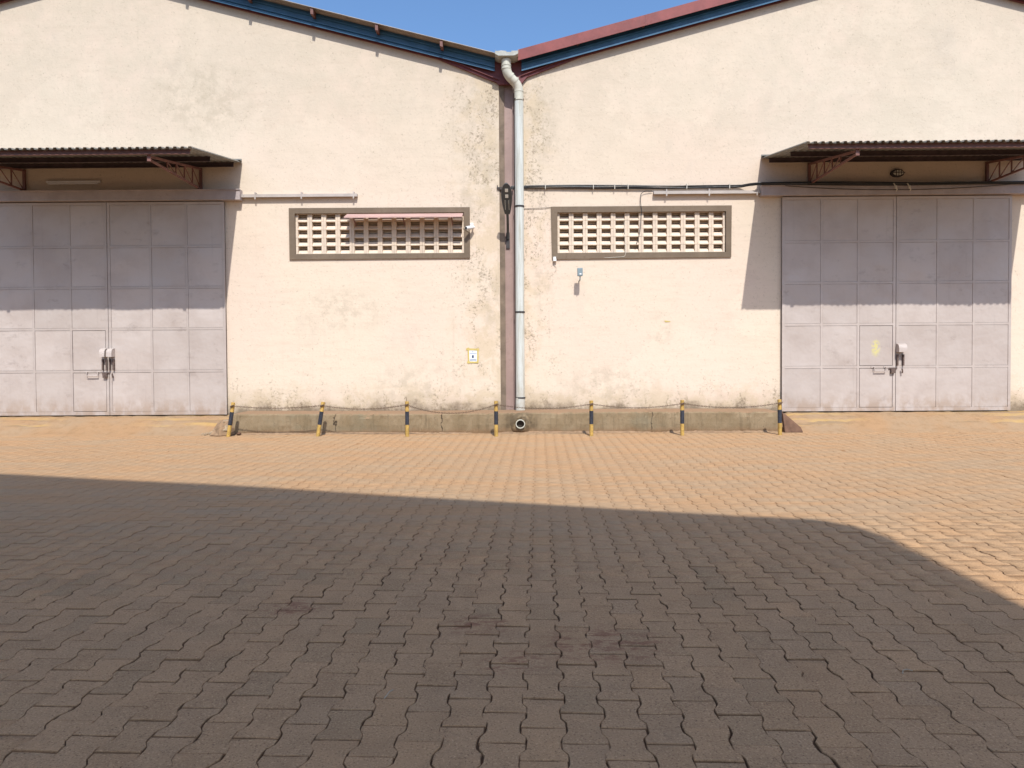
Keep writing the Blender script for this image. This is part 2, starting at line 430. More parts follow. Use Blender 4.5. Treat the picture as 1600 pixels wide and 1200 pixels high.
class MB:
    def __init__(self):
        self.v = []
        self.f = []
        self.mi = []
    def add(self, vs, fs, mi=0):
        n = len(self.v)
        self.v += [tuple(q) for q in vs]
        self.f += [tuple(i + n for i in q) for q in fs]
        self.mi += [mi] * len(fs)
        return self
    def box(self, x0, x1, y0, y1, z0, z1, mi=0):
        vs = [(x0, y0, z0), (x1, y0, z0), (x1, y1, z0), (x0, y1, z0), (x0, y0, z1), (x1, y0, z1), (x1, y1, z1), (x0, y1, z1)]
        return self.add(vs, [(0, 3, 2, 1), (4, 5, 6, 7), (0, 1, 5, 4), (1, 2, 6, 5), (2, 3, 7, 6), (3, 0, 4, 7)], mi)
    def prism(self, loop, d, mi=0):
        """loop of 3-D points (counter-clockwise seen from -d) pushed along vector d"""
        n = len(loop)
        d = Vector(d)
        a = [Vector(q) for q in loop]
        vs = a + [q + d for q in a]
        fs = [tuple(range(n)), tuple(reversed(range(n, 2 * n)))]
        fs += [(i, i + n, (i + 1) % n + n, (i + 1) % n) for i in range(n)]
        return self.add(vs, fs, mi)
    def bar(self, a, b, w, h, up=(0, 0, 1), mi=0):
        a, b = Vector(a), Vector(b)
        t = (b - a).normalized()
        u = Vector(up)
        s = t.cross(u)
        if s.length < 1e-4:
            s = t.cross(Vector((1, 0, 0)))
        s.normalize()
        u = s.cross(t).normalized()
        q = [s * (i * w / 2) + u * (j * h / 2) for i, j in ((-1, -1), (1, -1), (1, 1), (-1, 1))]
        vs = [a + x for x in q] + [b + x for x in q]
        return self.add(vs, [(3, 2, 1, 0), (4, 5, 6, 7), (0, 1, 5, 4), (1, 2, 6, 5), (2, 3, 7, 6), (3, 0, 4, 7)], mi)
    def tube(self, pts, r, seg=10, cap=True, mi=0):
        pts = [Vector(q) for q in pts]
        rs = r if isinstance(r, (list, tuple)) else [r] * len(pts)
        vs, fs = [], []
        ref = None
        for i, q in enumerate(pts):
            t = (pts[min(i + 1, len(pts) - 1)] - pts[max(i - 1, 0)]).normalized()
            if ref is None:
                ref = Vector((1, 0, 0)) if abs(t.x) < 0.9 else Vector((0, 0, 1))
            s = t.cross(ref).normalized()
            ref = s.cross(t).normalized()
            for j in range(seg):
                a = 2 * pi * j / seg
                vs.append(q + (ref * cos(a) + s * sin(a)) * rs[i])
        for i in range(len(pts) - 1):
            for j in range(seg):
                k = (j + 1) % seg
                fs.append((i * seg + j, i * seg + k, (i + 1) * seg + k, (i + 1) * seg + j))
        if cap:
            fs.append(tuple(reversed(range(seg))))
            fs.append(tuple(range((len(pts) - 1) * seg, len(pts) * seg)))
        return self.add(vs, fs, mi)
    def build(self, name, mat, parent=None, smooth=False, bevel=0.0, origin=None, kind=None):
        arr = np.array(self.v, dtype=float)
        if origin is None:
            lo, hi = arr.min(0), arr.max(0)
            origin = ((lo[0] + hi[0]) / 2, (lo[1] + hi[1]) / 2, lo[2])
        origin = np.array(origin, dtype=float)
        me = bpy.data.meshes.new(name)
        me.from_pydata((arr - origin).tolist(), [], self.f)
        for m in (mat if isinstance(mat, (list, tuple)) else [mat]):
            me.materials.append(M[m])
        if max(self.mi) > 0:
            me.polygons.foreach_set('material_index', self.mi)
        import bmesh
        bm = bmesh.new()
        bm.from_mesh(me)
        bmesh.ops.recalc_face_normals(bm, faces=bm.faces)
        bm.to_mesh(me)
        bm.free()
        if smooth:
            me.polygons.foreach_set('use_smooth', [True] * len(me.polygons))
        me.update()
        o = bpy.data.objects.new(name, me)
        col.objects.link(o)
        if smooth:
            md = o.modifiers.new('edges', 'EDGE_SPLIT')
            md.split_angle = R(40)
        if bevel:
            md = o.modifiers.new('worn_edge', 'BEVEL')
            md.width = bevel
            md.segments = 2
            md.limit_method = 'ANGLE'
        ORIGIN[o.name] = origin
        po = ORIGIN[parent.name] if parent is not None else np.zeros(3)
        o.location = origin - po
        o.parent = parent
        if kind:
            o['kind'] = kind
        return o

def empty(name, loc, parent=None):
    o = bpy.data.objects.new(name, None)
    o.empty_display_size = 0.2
    col.objects.link(o)
    ORIGIN[o.name] = np.array(loc, dtype=float)
    po = ORIGIN[parent.name] if parent is not None else np.zeros(3)
    o.location = np.array(loc, dtype=float) - po
    o.parent = parent
    return o

def tag(o, label=None, cat=None, group=None, kind=None):
    if label: o['label'] = label
    if cat: o['category'] = cat
    if group: o['group'] = group
    if kind: o['kind'] = kind
    return o

def arc(c, r, a0, a1, n, plane='xz'):
    out = []
    for i in range(n + 1):
        a = a0 + (a1 - a0) * i / n
        out.append((c[0] + r * cos(a), c[1], c[2] + r * sin(a)))
    return out

# ================================================================== GROUND
def ground_z(x, y):
    return (0.006 * np.sin(0.9 * x + 0.5 * y) + 0.005 * np.sin(0.6 * x - 1.3 * y + 1.0) + 0.003 * np.sin(2.7 * x + 2.1 * y)) * np.clip((12.2 - y) / 1.5, 0.0, 1) * np.clip((y + 1) / 2.0, 0, 1)
g = MB()
gx = [-900, -60, -20] + [-14 + 0.25 * i for i in range(113)] + [20, 60, 900]
gy = [-700, -60, -20, -6, -2] + [0.25 * i for i in range(52)] + [13.2, 20, 60, 300, 1500]
vs = []
for yy in gy:
    for xx in gx:
        inside = -13.5 < xx < 13.5 and 0.5 < yy < 12.9
        fill = 0.0095 - 0.0062 * min(1, max(0, (yy - 4.5) / 4.0))
        vs.append((xx, yy, float(ground_z(xx, yy)) - fill if inside else -0.016))
nx_ = len(gx)
g.add(vs, [(j * nx_ + i, j * nx_ + i + 1, (j + 1) * nx_ + i + 1, (j + 1) * nx_ + i) for j in range(len(gy) - 1) for i in range(nx_ - 1)])
ground = g.build('ground', 'joint', origin=(0, 0, -0.016), kind='structure')

# ---- interlocking I-shaped pavers
PW, PL, ROT = 0.151, 0.2125, R(-1.8)
OX, OY = 0.095, 2.725
ce, we, ww = cos(ROT), 0.0865, 0.0645        # half widths at the ends and the waist (before the joint)
def paver_outline(gap=0.0019):
    h = PL / 2 - gap
    e = we - gap
    w = ww - gap
    pts = []
    half = [(-e, -h), (-e / 3, -h), (e / 3, -h), (e, -h), (e, -h + 0.036), (w + 0.004, -0.040), (w, -0.022), (w, 0.022), (w + 0.004, 0.040), (e, h - 0.036), (e, h), (e / 3, h), (-e / 3, h), (-e, h), (-e, h - 0.036), (-w - 0.004, 0.040), (-w, 0.022), (-w, -0.022), (-w - 0.004, -0.040), (-e, -h + 0.036)]
    return np.array(half)
OUT = paver_outline()
NP = len(OUT)
def paver_arrays(jit, drop=0.0036):
    """vertices, faces and edge weights of one paver about its own centre"""
    o = OUT + jit
    c = o * np.array([0.955, 0.966])
    top = np.column_stack([c, np.zeros(NP)])
    mid = np.column_stack([o, np.full(NP, -drop)])
    low = np.column_stack([o, np.full(NP, -0.03)])
    v = np.vstack([top, mid, low])
    f = [tuple(range(NP))]
    for a, b in ((0, NP), (NP, 2 * NP)):
        for i in range(NP):
            k = (i + 1) % NP
            f.append((a + i, b + i, b + k, a + k))
    ew = np.concatenate([np.zeros(NP), np.ones(NP), np.ones(NP)])
    return v, f, ew

cells = []
cR, sR = cos(ROT), sin(ROT)
for i in range(-92, 93):
    for j in range(-12, 66):
        u = i * PW
        w = j * PL + (PL / 2 if i % 2 else 0)
        x = OX + cR * u - sR * w
        y = OY + sR * u + cR * w
        if -13.2 < x < 13.2 and 0.9 < y < 12.66:
            if y > 12.5 and (x < -5.2 or x > 4.8) and y > 12.62:
                continue
            cells.append((x, y))
cells = np.array(cells)
# those that show largest in the picture: nearest to the camera and wholly in view
px_x = 800 + 1100 * cells[:, 0] / cells[:, 1]
px_y = 555 + 1100 * 1.4 / cells[:, 1]
inview = (px_x > -30) & (px_x < 1630) & (px_y < 1235)
order = np.argsort(np.where(inview, np.hypot(cells[:, 0] * 0.5, cells[:, 1]), 1e6))
near_ids = set(order[:300].tolist())

VAR = []
for kx in range(24):
    v, f, ew = paver_arrays(rng.normal(0, 0.0015, (NP, 2)))
    me = bpy.data.meshes.new('paver')
    me.from_pydata(v.tolist(), [], f)
    me.materials.append(M['paver'])
    t = me.attributes.new('tone', 'FLOAT', 'POINT')
    t.data.foreach_set('value', np.full(len(v), rng.random()))
    t = me.attributes.new('edge', 'FLOAT', 'POINT')
    t.data.foreach_set('value', ew)
    VAR.append(me)
AV, AF_loops, AF_tot, AT, AE = [], [], [], [], []
base_n = 0
fl = None
pv_names = []
for idx, (x, y) in enumerate(cells):
    z = float(ground_z(x, y)) + rng.normal(0, 0.0016 if y < 6 else 0.0009)
    rz = ROT + rng.normal(0, 0.009)
    x += rng.normal(0, 0.0013)
    y += rng.normal(0, 0.0013)
    tx, ty = rng.normal(0, 0.0075 if y < 5.5 else 0.004, 2)
    if rng.random() < 0.05 and y < 5.5:
        z -= 0.0022
    if idx in near_ids:
        o = bpy.data.objects.new('paver', VAR[rng.integers(len(VAR))])
        col.objects.link(o)
        o.parent = ground
        o.location = (x, y, z + 0.016)
        o.rotation_euler = (tx, ty, rz)
    else:
        v, f, ew = paver_arrays(rng.normal(0, 0.0015, (NP, 2)), 0.0036 if y < 6 else 0.0018)
        c, s = cos(rz), sin(rz)
        q = np.empty_like(v)
        q[:, 0] = x + c * v[:, 0] - s * v[:, 1]
        q[:, 1] = y + s * v[:, 0] + c * v[:, 1]
        q[:, 2] = z + v[:, 2] + v[:, 1] * tx - v[:, 0] * ty
        AV.append(q)
        if fl is None:
            fl = np.concatenate([np.array(k) for k in f])
            ft = np.array([len(k) for k in f])
        AF_loops.append(fl + base_n)
        AF_tot.append(ft)
        AT.append(np.full(len(v), rng.random()))
        AE.append(ew)
        base_n += len(v)
AV = np.vstack(AV)
AL = np.concatenate(AF_loops)
ATt = np.concatenate(AF_tot)
me = bpy.data.meshes.new('pavers')
me.vertices.add(len(AV))
me.vertices.foreach_set('co', AV.astype(np.float32).ravel())
me.loops.add(len(AL))
me.loops.foreach_set('vertex_index', AL.astype(np.int32))
me.polygons.add(len(ATt))
me.polygons.foreach_set('loop_start', np.concatenate([[0], np.cumsum(ATt)[:-1]]).astype(np.int32))
me.polygons.foreach_set('loop_total', ATt.astype(np.int32))
me.materials.append(M['paver'])
me.update(calc_edges=True)
t = me.attributes.new('tone', 'FLOAT', 'POINT')
t.data.foreach_set('value', np.concatenate(AT).astype(np.float32))
t = me.attributes.new('edge', 'FLOAT', 'POINT')
t.data.foreach_set('value', np.concatenate(AE).astype(np.float32))
rest = bpy.data.objects.new('paving', me)
col.objects.link(rest)
rest.parent = ground
rest.location = (0, 0, 0.016)
rest['kind'] = 'stuff'
rest['label'] = 'dusty interlocking pavers of the yard further off'

# ---- ramps up to the two gates
def ramp(name, x0, x1, label, seed):
    r = np.random.default_rng(seed)
    nx, ny = 70, 16
    m = MB()
    vs, fs = [], []
    for j in range(ny + 1):
        t = j / ny
        for i in range(nx + 1):
            s = i / nx
            x = x0 + (x1 - x0) * s
            y0 = 12.42 + 0.05 * sin(3.1 * x + seed) + 0.03 * sin(9.7 * x)
            y = y0 + (13.345 - y0) * t
            side = min(1, min(s, 1 - s) * 28)
            z = 0.285 * (3 * t * t - 2 * t ** 3) ** 0.85 * (0.55 + 0.45 * side) + 0.004 + 0.006 * r.normal() * (t > 0)
            if t == 0:
                z = -0.02
            vs.append((x, y, z))
    for j in range(ny):
        for i in range(nx):
            a = j * (nx + 1) + i
            fs.append((a, a + 1, a + nx + 2, a + nx + 1))
    # side skirts down to the yard
    m.add(vs, fs)
    for i in (0, nx):
        top = [vs[j * (nx + 1) + i] for j in range(ny + 1)]
        bot = [(q[0], q[1], -0.02) for q in top]
        n = len(top)
        m.add(top + bot, [(j, j + 1, j + 1 + n, j + n) for j in range(n - 1)])
    o = m.build(name, 'ramp', kind='structure', smooth=True)
    o['label'] = label
    return o
ramp('ramp', -12.4, -5.16, 'dusty concrete ramp with worn yellow bands below the left gate', 3)
ramp('ramp', 4.80, 11.8, 'dusty concrete ramp below the right gate', 5)

# ================================================================== WAREHOUSES
VENT = dict(L=(-4.185, -0.985, 3.335, 4.100), Rr=(0.775, 3.945, 3.320, 4.085))
def zl(x):   # left roof verge (top of sheet)
    return 6.98 + 0.257 * (-0.35 - x) if x > -7.75 else 6.98 + 0.257 * 7.40 - 0.257 * (-7.75 - x)
def zr(x):
    return 7.02 + 0.262 * (x - 0.03) if x < 7.10 else 7.02 + 0.262 * 7.07 - 0.262 * (x - 7.10)

def facade(parent, x0, x1, ridge, ztop, hole, th=0.2):
    """gable wall with one vent opening, real thickness and reveals"""
    hx0, hx1, hz0, hz1 = hole
    m = MB()
    y0, y1 = YW, YW + th
    xs = sorted([x0, hx0, hx1, ridge, x1])
    for y, flip in ((y0, 0), (y1, 1)):
        for a, b in zip(xs[:-1], xs[1:]):
            def q(za0, zb0, za1, zb1):
                v = [(a, y, za0), (b, y, zb0), (b, y, zb1), (a, y, za1)]
                m.add(v, [(3, 2, 1, 0) if flip else (0, 1, 2, 3)])
            if abs(a - hx0) < 1e-6:
                q(-0.02, -0.02, hz0, hz0)
                q(hz1, hz1, ztop(a), ztop(b))
            else:
                q(-0.02, -0.02, ztop(a), ztop(b))
    rv = [(hx0, hz0), (hx1, hz0), (hx1, hz1), (hx0, hz1)]
    for i in range(4):
        (ax, az), (bx, bz) = rv[i], rv[(i + 1) % 4]
        m.add([(ax, y0, az), (bx, y0, bz), (bx, y1, bz), (ax, y1, az)], [(0, 3, 2, 1)])
    for x in (x0, x1):
        m.add([(x, y0, -0.02), (x, y1, -0.02), (x, y1, ztop(x)), (x, y0, ztop(x))], [(0, 1, 2, 3)])
    for a, b in ((x0, ridge), (ridge, x1)):
        m.add([(a, y0, ztop(a)), (b, y0, ztop(b)), (b, y1, ztop(b)), (a, y1, ztop(a))], [(0, 1, 2, 3)])
    o = m.build('wall', 'wall', parent)
    return o

def shell(parent, x0, x1, ridge, ztop, th=0.2, yb=44.0):
    """side and back walls that close the hall behind the facade"""
    m = MB()
    m.box(x0, x0 + th, YW + th, yb, -0.02, ztop(x0) + 0.06)
    m.box(x1 - th, x1, YW + th, yb, -0.02, ztop(x1) + 0.06)
    m.prism([(x0 + th, yb - th, -0.02), (x1 - th, yb - th, -0.02), (x1 - th, yb - th, ztop(x1) + 0.07), (ridge, yb - th, ztop(ridge) + 0.07), (x0 + th, yb - th, ztop(x0) + 0.07)], (0, th - 0.01, 0))
    return m.build('side_wall', 'wall', parent)

def rib_sheet(m, p0, p1, q0, q1, pitch, h, th=0.004, crest=0.38):
    """trapezoidal sheet: ribs run from edge p0-p1 to edge q0-q1"""
    p0, p1, q0, q1 = map(Vector, (p0, p1, q0, q1))
    L = (p1 - p0).length
    n = max(1, round(L / pitch))
    prof = []
    for k in range(n):
        for u, z in ((0.0, 0), (0.5 - crest / 2 - 0.12, 0), (0.5 - crest / 2, h), (0.5 + crest / 2, h), (0.5 + crest / 2 + 0.12, 0)):
            prof.append(((k + u) / n, z))
    prof.append((1.0, 0))
    nrm = (p1 - p0).cross(q0 - p0).normalized()
    if nrm.z < 0:
        nrm = -nrm
    N = len(prof)
    vs = []
    for off in (0.0, -th):
        for a, b in ((p0, p1), (q0, q1)):
            for u, z in prof:
                vs.append(a.lerp(b, u) + nrm * (z + off))
    fs = []
    for i in range(N - 1):
        fs.append((i, i + 1, N + i + 1, N + i))
        fs.append((2 * N + i, 3 * N + i, 3 * N + i + 1, 2 * N + i + 1))
        fs.append((i, 2 * N + i, 2 * N + i + 1, i + 1))
        fs.append((N + i, N + i + 1, 3 * N + i + 1, 3 * N + i))
    fs.append((0, N, 3 * N, 2 * N))
    fs.append((N - 1, 3 * N - 1, 4 * N - 1, 2 * N - 1))
    m.add(vs, fs)

def roof(parent, x_in, ridge, x_out, zf, yv, purlin_x, barge):
    """two sheeted slopes, ribs running down the slope, purlins poking out under the verge"""
    r = empty('roof', (ridge, YW, zf(ridge)), parent)
    yb = 44.4
    for a, b in ((x_in, ridge), (x_out, ridge)):
        m = MB()
        rib_sheet(m, (a, yv, zf(a) - 0.034), (a, yb, zf(a) - 0.034), (b, yv, zf(b) - 0.034), (b, yb, zf(b) - 0.034), 0.2, 0.03)
        m.build('roof_sheet', 'sheet', r)
    m = MB()
    for sgn in (-1, 1):
        m.prism([(ridge, yv - 0.01, zf(ridge) + 0.02), (ridge + sgn * 0.3, yv - 0.01, zf(ridge) + 0.02 - 0.077), (ridge + sgn * 0.3, yv - 0.01, zf(ridge) + 0.01 - 0.077), (ridge, yv - 0.01, zf(ridge) + 0.01)], (0, yb - yv, 0))
    m.build('ridge_cap', 'maroon', r)
    for x in purlin_x:
        m = MB()
        z = zf(x) - 0.038
        sl = (zf(x + 0.01) - zf(x - 0.01)) / 0.02
        w = 0.026
        m.prism([(x - w, yv + 0.018, z - 0.115 - sl * w), (x + w, yv + 0.018, z - 0.115 + sl * w), (x + w, yv + 0.018, z + sl * w), (x - w, yv + 0.018, z - sl * w)], (0, 0.60, 0))
        m.build('purlin', 'oxide', r)
    if barge:
        for a, b in ((x_in, ridge), (ridge, x_out)):
            xa, xb = a, b
            n = 3
            for i in range(n):
                u0 = xa + (xb - xa) * i / n
                u1 = xa + (xb - xa) * (i + 1) / n - (0.002 if i < n - 1 else 0)
                m = MB()
                y = yv - 0.016
                m.prism([(u0, y, zf(u0) - 0.185), (u1, y, zf(u1) - 0.185), (u1, y, zf(u1) + 0.012), (u0, y, zf(u0) + 0.012)], (0, 0.012, 0))
                m.prism([(u0, y + 0.0125, zf(u0) + 0.002), (u1, y + 0.0125, zf(u1) + 0.002), (u1, y + 0.0125, zf(u1) + 0.012), (u0, y + 0.0125, zf(u0) + 0.012)], (0, 0.14, 0))
                m.build('barge_board', 'maroon', r)
    return r

def gable_trim(parent, x_in, ridge, x_out, zf, side):
    """maroon haunched rafter against the plaster and ribbed blue cladding above it"""
    sg = 1 if x_in > ridge else -1
    hb = x_in - sg * 1.15
    d = 0.30 if side == 'L' else 0.355
    for k, (a, b) in enumerate(((x_in, ridge), (ridge, x_out))):
        if k == 0:
            lo = [(a, zf(a) - 0.475), (hb, zf(hb) - d), (b, zf(b) - d)]
        else:
            lo = [(a, zf(a) - d), (b + sg * 1.15, zf(b + sg * 1.15) - d), (b, zf(b) - 0.475)]
        up = [(x, zf(x) - 0.10) for x, _ in (lo[0], lo[-1])]
        loop = [(x, YW - 0.05, z) for x, z in lo] + [(x, YW - 0.05, z) for x, z in reversed(up)]
        m = MB().prism(loop, (0, 0.045, 0))
        # bottom flange
        for (xa, za), (xb, zb) in zip(lo[:-1], lo[1:]):
            m.prism([(xa, YW - 0.085, za + 0.052), (xb, YW - 0.085, zb + 0.052), (xb, YW - 0.085, zb + 0.064), (xa, YW - 0.085, za + 0.064)], (0, 0.034, 0))
        m.build('rafter', 'maroon_dark', parent)
        # cladding, a profile swept along the slope
        e0 = a - sg * (0.07 if k == 0 else 0)
        e1 = b + (sg * 0.05 if k == 1 else 0)
        if side == 'R' and k == 0:
            e0 = a + 0.02
        dd = d - 0.045
        prof = [(0.0, 0.04), (-0.045, 0.04), (-0.055, 0.065), (-0.075, 0.065), (-0.085, 0.04), (-0.155, 0.04), (-0.165, 0.068), (-0.185, 0.068), (-0.195, 0.045), (-dd + 0.045, 0.045), (-dd + 0.03, 0.07), (-dd, 0.07)]
        back = [(z, y - 0.006) for z, y in reversed(prof)]
        ring = prof + back
        m = MB()
        n = len(ring)
        vs = [(x, YW - 0.05 - y, zf(x) - 0.04 + z) for x in (e0, e1) for z, y in ring]
        m.add(vs, [(i, (i + 1) % n, (i + 1) % n + n, i + n) for i in range(n)] + [tuple(range(n)), tuple(reversed(range(n, 2 * n)))])
        m.build('cladding_strip', 'blue', parent)

def gate(parent, xs_left, xs_right, zs, z0, z1, hood_x, double):
    """two leaves of welded sheet panels; the leaf to the left of the split carries the wicket"""
    yf = YW - 0.07
    for li, xs in enumerate((xs_left, xs_right)):
        xa, xb = xs[0], xs[-1]
        leaf = MB().box(xa + 0.004, xb - 0.004, yf + 0.022, YW - 0.012, z0, z1).build('gate_leaf', 'gate_back', parent)
        fr = MB()
        w = 0.021
        ox0, ox1 = xa, xb
        # outer frame, then rails and stiles between the panels
        fr.box(ox0, ox0 + 0.05, yf, yf + 0.0215, z0, z1)
        fr.box(ox1 - 0.05, ox1, yf, yf + 0.0215, z0, z1)
        fr.box(ox0 + 0.05, ox1 - 0.05, yf, yf + 0.0215, z1 - 0.05, z1)
        fr.box(ox0 + 0.05, ox1 - 0.05, yf, yf + 0.0215, z0, z0 + 0.065)
        for x in xs[1:-1]:
            fr.box(x - w, x + w, yf + 0.001, yf + 0.0215, z0 + 0.065, z1 - 0.05)
        xi = [ox0 + 0.05] + [q for x in xs[1:-1] for q in (x - w, x + w)] + [ox1 - 0.05]
        for z in zs[1:-1]:
            for k in range(0, len(xi), 2):
                fr.box(xi[k], xi[k + 1], yf + 0.002, yf + 0.0215, z - w, z + w)
        fr.build('leaf_frame', 'gate', leaf)
        for ci in range(len(xs) - 1):
            pa, pb = xi[2 * ci], xi[2 * ci + 1]
            for ri in range(len(zs) - 1):
                pz1 = zs[ri] - (w if ri else 0.05)
                pz0 = zs[ri + 1] + (w if ri < len(zs) - 2 else 0.065)
                wick = li == 0 and ci == len(xs) - 2 and ri >= len(zs) - 3
                gp = 0.0035 if not wick else 0.009
                m = MB()
                n = 6
                amp = rng.normal(0, 0.0065)
                a2, a3 = rng.normal(0, 0.004, 2)
                tilt = rng.normal(0, 0.002, 2)
                vs = []
                for j in range(n + 1):
                    for i in range(n + 1):
                        u, v = i / n, j / n
                        bulge = amp * sin(pi * u) * sin(pi * v) + a2 * sin(2 * pi * u) * sin(pi * v) + a3 * sin(pi * u) * sin(2 * pi * v)
                        y = yf + 0.007 + bulge + tilt[0] * (u - 0.5) + tilt[1] * (v - 0.5) - (0.004 if wick else 0)
                        vs.append((pa + gp + (pb - pa - 2 * gp) * u, min(max(y, yf - 0.012), yf + 0.0185), pz0 + gp + (pz1 - pz0 - 2 * gp) * v))
                fs = [(j * (n + 1) + i, j * (n + 1) + i + 1, (j + 1) * (n + 1) + i + 1, (j + 1) * (n + 1) + i) for j in range(n) for i in range(n)]
                m.add(vs, fs)
                # turned-back edges
                rim = [i for i in range(n)] + [(i + 1) * (n + 1) - 1 for i in range(n)] + [(n + 1) * n + n - i for i in range(n)] + [(n - i) * (n + 1) for i in range(n)]
                k0 = len(m.v)
                m.v += [(m.v[i][0], yf + 0.0213, m.v[i][2]) for i in rim]
                for q in range(len(rim)):
                    q2 = (q + 1) % len(rim)
                    m.f.append((rim[q], rim[q2], k0 + q2, k0 + q))
                    m.mi.append(0)
                m.build('wicket_panel' if wick else 'panel', 'gate', leaf, smooth=True)
        # ---- ironmongery
        if li == 0:
            hx = xb - 0.30
            hz = 1.13
            h = MB()
            h.tube([(hx - 0.11, yf - 0.005, hz + 0.005), (hx - 0.11, yf - 0.03, hz), (hx - 0.105, yf - 0.035, hz - 0.075), (hx + 0.105, yf - 0.035, hz - 0.075), (hx + 0.11, yf - 0.03, hz), (hx + 0.11, yf - 0.005, hz + 0.005)], 0.009, 8)
            h.box(hx - 0.16, hx - 0.08, yf - 0.008, yf + 0.001, hz - 0.012, hz + 0.02)
            h.box(hx + 0.08, hx + 0.15, yf - 0.008, yf + 0.001, hz - 0.012, hz + 0.02)
            h.build('bolt_handle', 'gate', leaf)
            k = MB()
            k.box(xb - 0.10, xb - 0.02, yf - 0.045, yf + 0.001, 1.02, 1.10)
            k.box(xb - 0.13, xb + 0.03, yf - 0.02, yf - 0.010, 1.10, 1.125)
            k.build('hasp', 'rust', leaf, bevel=0.004)
        for x0 in hood_x[li]:
            hw = 0.050 if double else 0.076
            sec = [(a_ * 0.85, b_ * 0.85) for a_, b_ in [(-0.0, 0.17), (-0.06, 0.165), (-0.105, 0.145), (-0.13, 0.11), (-0.14, 0.06), (-0.14, -0.02), (-0.13, -0.02), (-0.128, 0.06), (-0.118, 0.105), (-0.098, 0.132), (-0.055, 0.152), (0.0, 0.158)]]
            m = MB()
            zc = 1.43
            m.prism([(x0 - hw, yf + y, zc + z) for y, z in sec], (2 * hw, 0, 0))
            for s in (-1, 1):
                m.prism([(x0 + s * (hw - 0.004) - 0.003, yf + y, zc + z) for y, z in [(a_ * 0.85, b_ * 0.85) for a_, b_ in [(0, 0.158), (-0.055, 0.152), (-0.098, 0.132), (-0.118, 0.105), (-0.128, 0.06), (-0.128, -0.02), (0, -0.02)]]], (0.006, 0, 0))
            m.build('lock_hood', 'gate', leaf, smooth=True)
            m = MB()
            for s in (-1, 1):
                m.box(x0 + s * hw * 0.72 - 0.012, x0 + s * hw * 0.72 + 0.012, yf - 0.04, yf + 0.001, 1.16, 1.37)
            m.tube([(x0 + hw * 0.4, yf - 0.03, 1.02), (x0 + hw * 0.4, yf - 0.04, 1.06), (x0 + hw * 0.3, yf - 0.04, 1.10)], 0.014, 8)
            m.build('staple', 'rust', leaf)

def canopy(parent, x0, x1, brackets, mat_sheet):
    yA, yB, zA, zB = YW - 0.01, 11.33, 5.065, 4.752
    c = empty('canopy', ((x0 + x1) / 2, YW, zA), parent)
    sl = (zA - zB) / (yA - yB)
    # sheets side by side with a small lap
    n = 6
    for i in range(n):
        a = x0 + (x1 - x0) * i / n
        b = x0 + (x1 - x0) * (i + 1) / n
        dz = 0.0025 * (i % 2)
        yo = rng.normal(0, 0.008)
        m = MB()
        rib_sheet(m, (a, yB + yo, zB - sl * (-yo) + dz), (b, yB + yo, zB + sl * yo + dz), (a, yA, zA + dz), (b, yA, zA + dz), 0.124, 0.028, 0.003, 0.34)
        m.build('roofing_sheet', mat_sheet, c)
    # channels carrying the sheets
    for k, (y, dx) in enumerate(((yB + 0.09, 0.10), (yB + 0.98, 0.16), (yA - 0.16, 0.10))):
        z = zB + sl * (y - yB) - 0.006
        m = MB()
        hgt = 0.072 if k == 0 else 0.085
        m.box(x0 + dx, x1 - dx, y, y + 0.006, z - hgt, z)
        m.box(x0 + dx, x1 - dx, y - 0.030, y, z - hgt - 0.007, z - hgt)
        m.box(x0 + dx, x1 - dx, y + 0.006, y + 0.05, z - 0.006, z)
        m.build('purlin', 'oxide' if k == 0 else 'purlin_dark', c)
    # wall flashing
    m = MB()
    m.box(x0 + 0.01, x1 - 0.01, YW - 0.10, YW - 0.004, zA + 0.030, zA + 0.036)
    m.box(x0 + 0.01, x1 - 0.01, YW - 0.010, YW - 0.004, zA + 0.036, zA + 0.075)
    m.build('flashing', mat_sheet, c)
    # trussed brackets
    for bx in brackets:
        m = MB()
        ytip = yB + 0.12
        ztop = lambda y: zB + sl * (y - yB) - 0.115
        zbot = lambda y: 4.57 + (ztop(ytip) - 0.05 - 4.57) * ((YW - 0.05 - y) / (YW - 0.05 - ytip))
        m.bar((bx, YW - 0.03, 4.53), (bx, YW - 0.03, ztop(YW - 0.03) + 0.02), 0.045, 0.045, (0, 1, 0))
        m.bar((bx, YW - 0.058, ztop(YW - 0.058)), (bx, ytip, ztop(ytip)), 0.038, 0.036)
        m.bar((bx, YW - 0.058, 4.57), (bx, ytip + 0.02, zbot(ytip + 0.02) + 0.004), 0.034, 0.032)
        m.box(bx - 0.03, bx + 0.03, ytip - 0.012, ytip - 0.002, ztop(ytip) - 0.075, ztop(ytip) + 0.035)
        ys = [YW - 0.058 - (YW - 0.058 - ytip) * t for t in (0.17, 0.34, 0.51, 0.68)]
        prev = YW - 0.058
        for y in ys:
            m.bar((bx, y, zbot(y)), (bx, y, ztop(y)), 0.02, 0.02, (0, 1, 0))
            m.bar((bx + 0.002, prev, zbot(prev) + 0.01), (bx + 0.002, y, ztop(y) - 0.01), 0.014, 0.014)
            prev = y
        m.build('bracket', 'oxide', c)
    return c

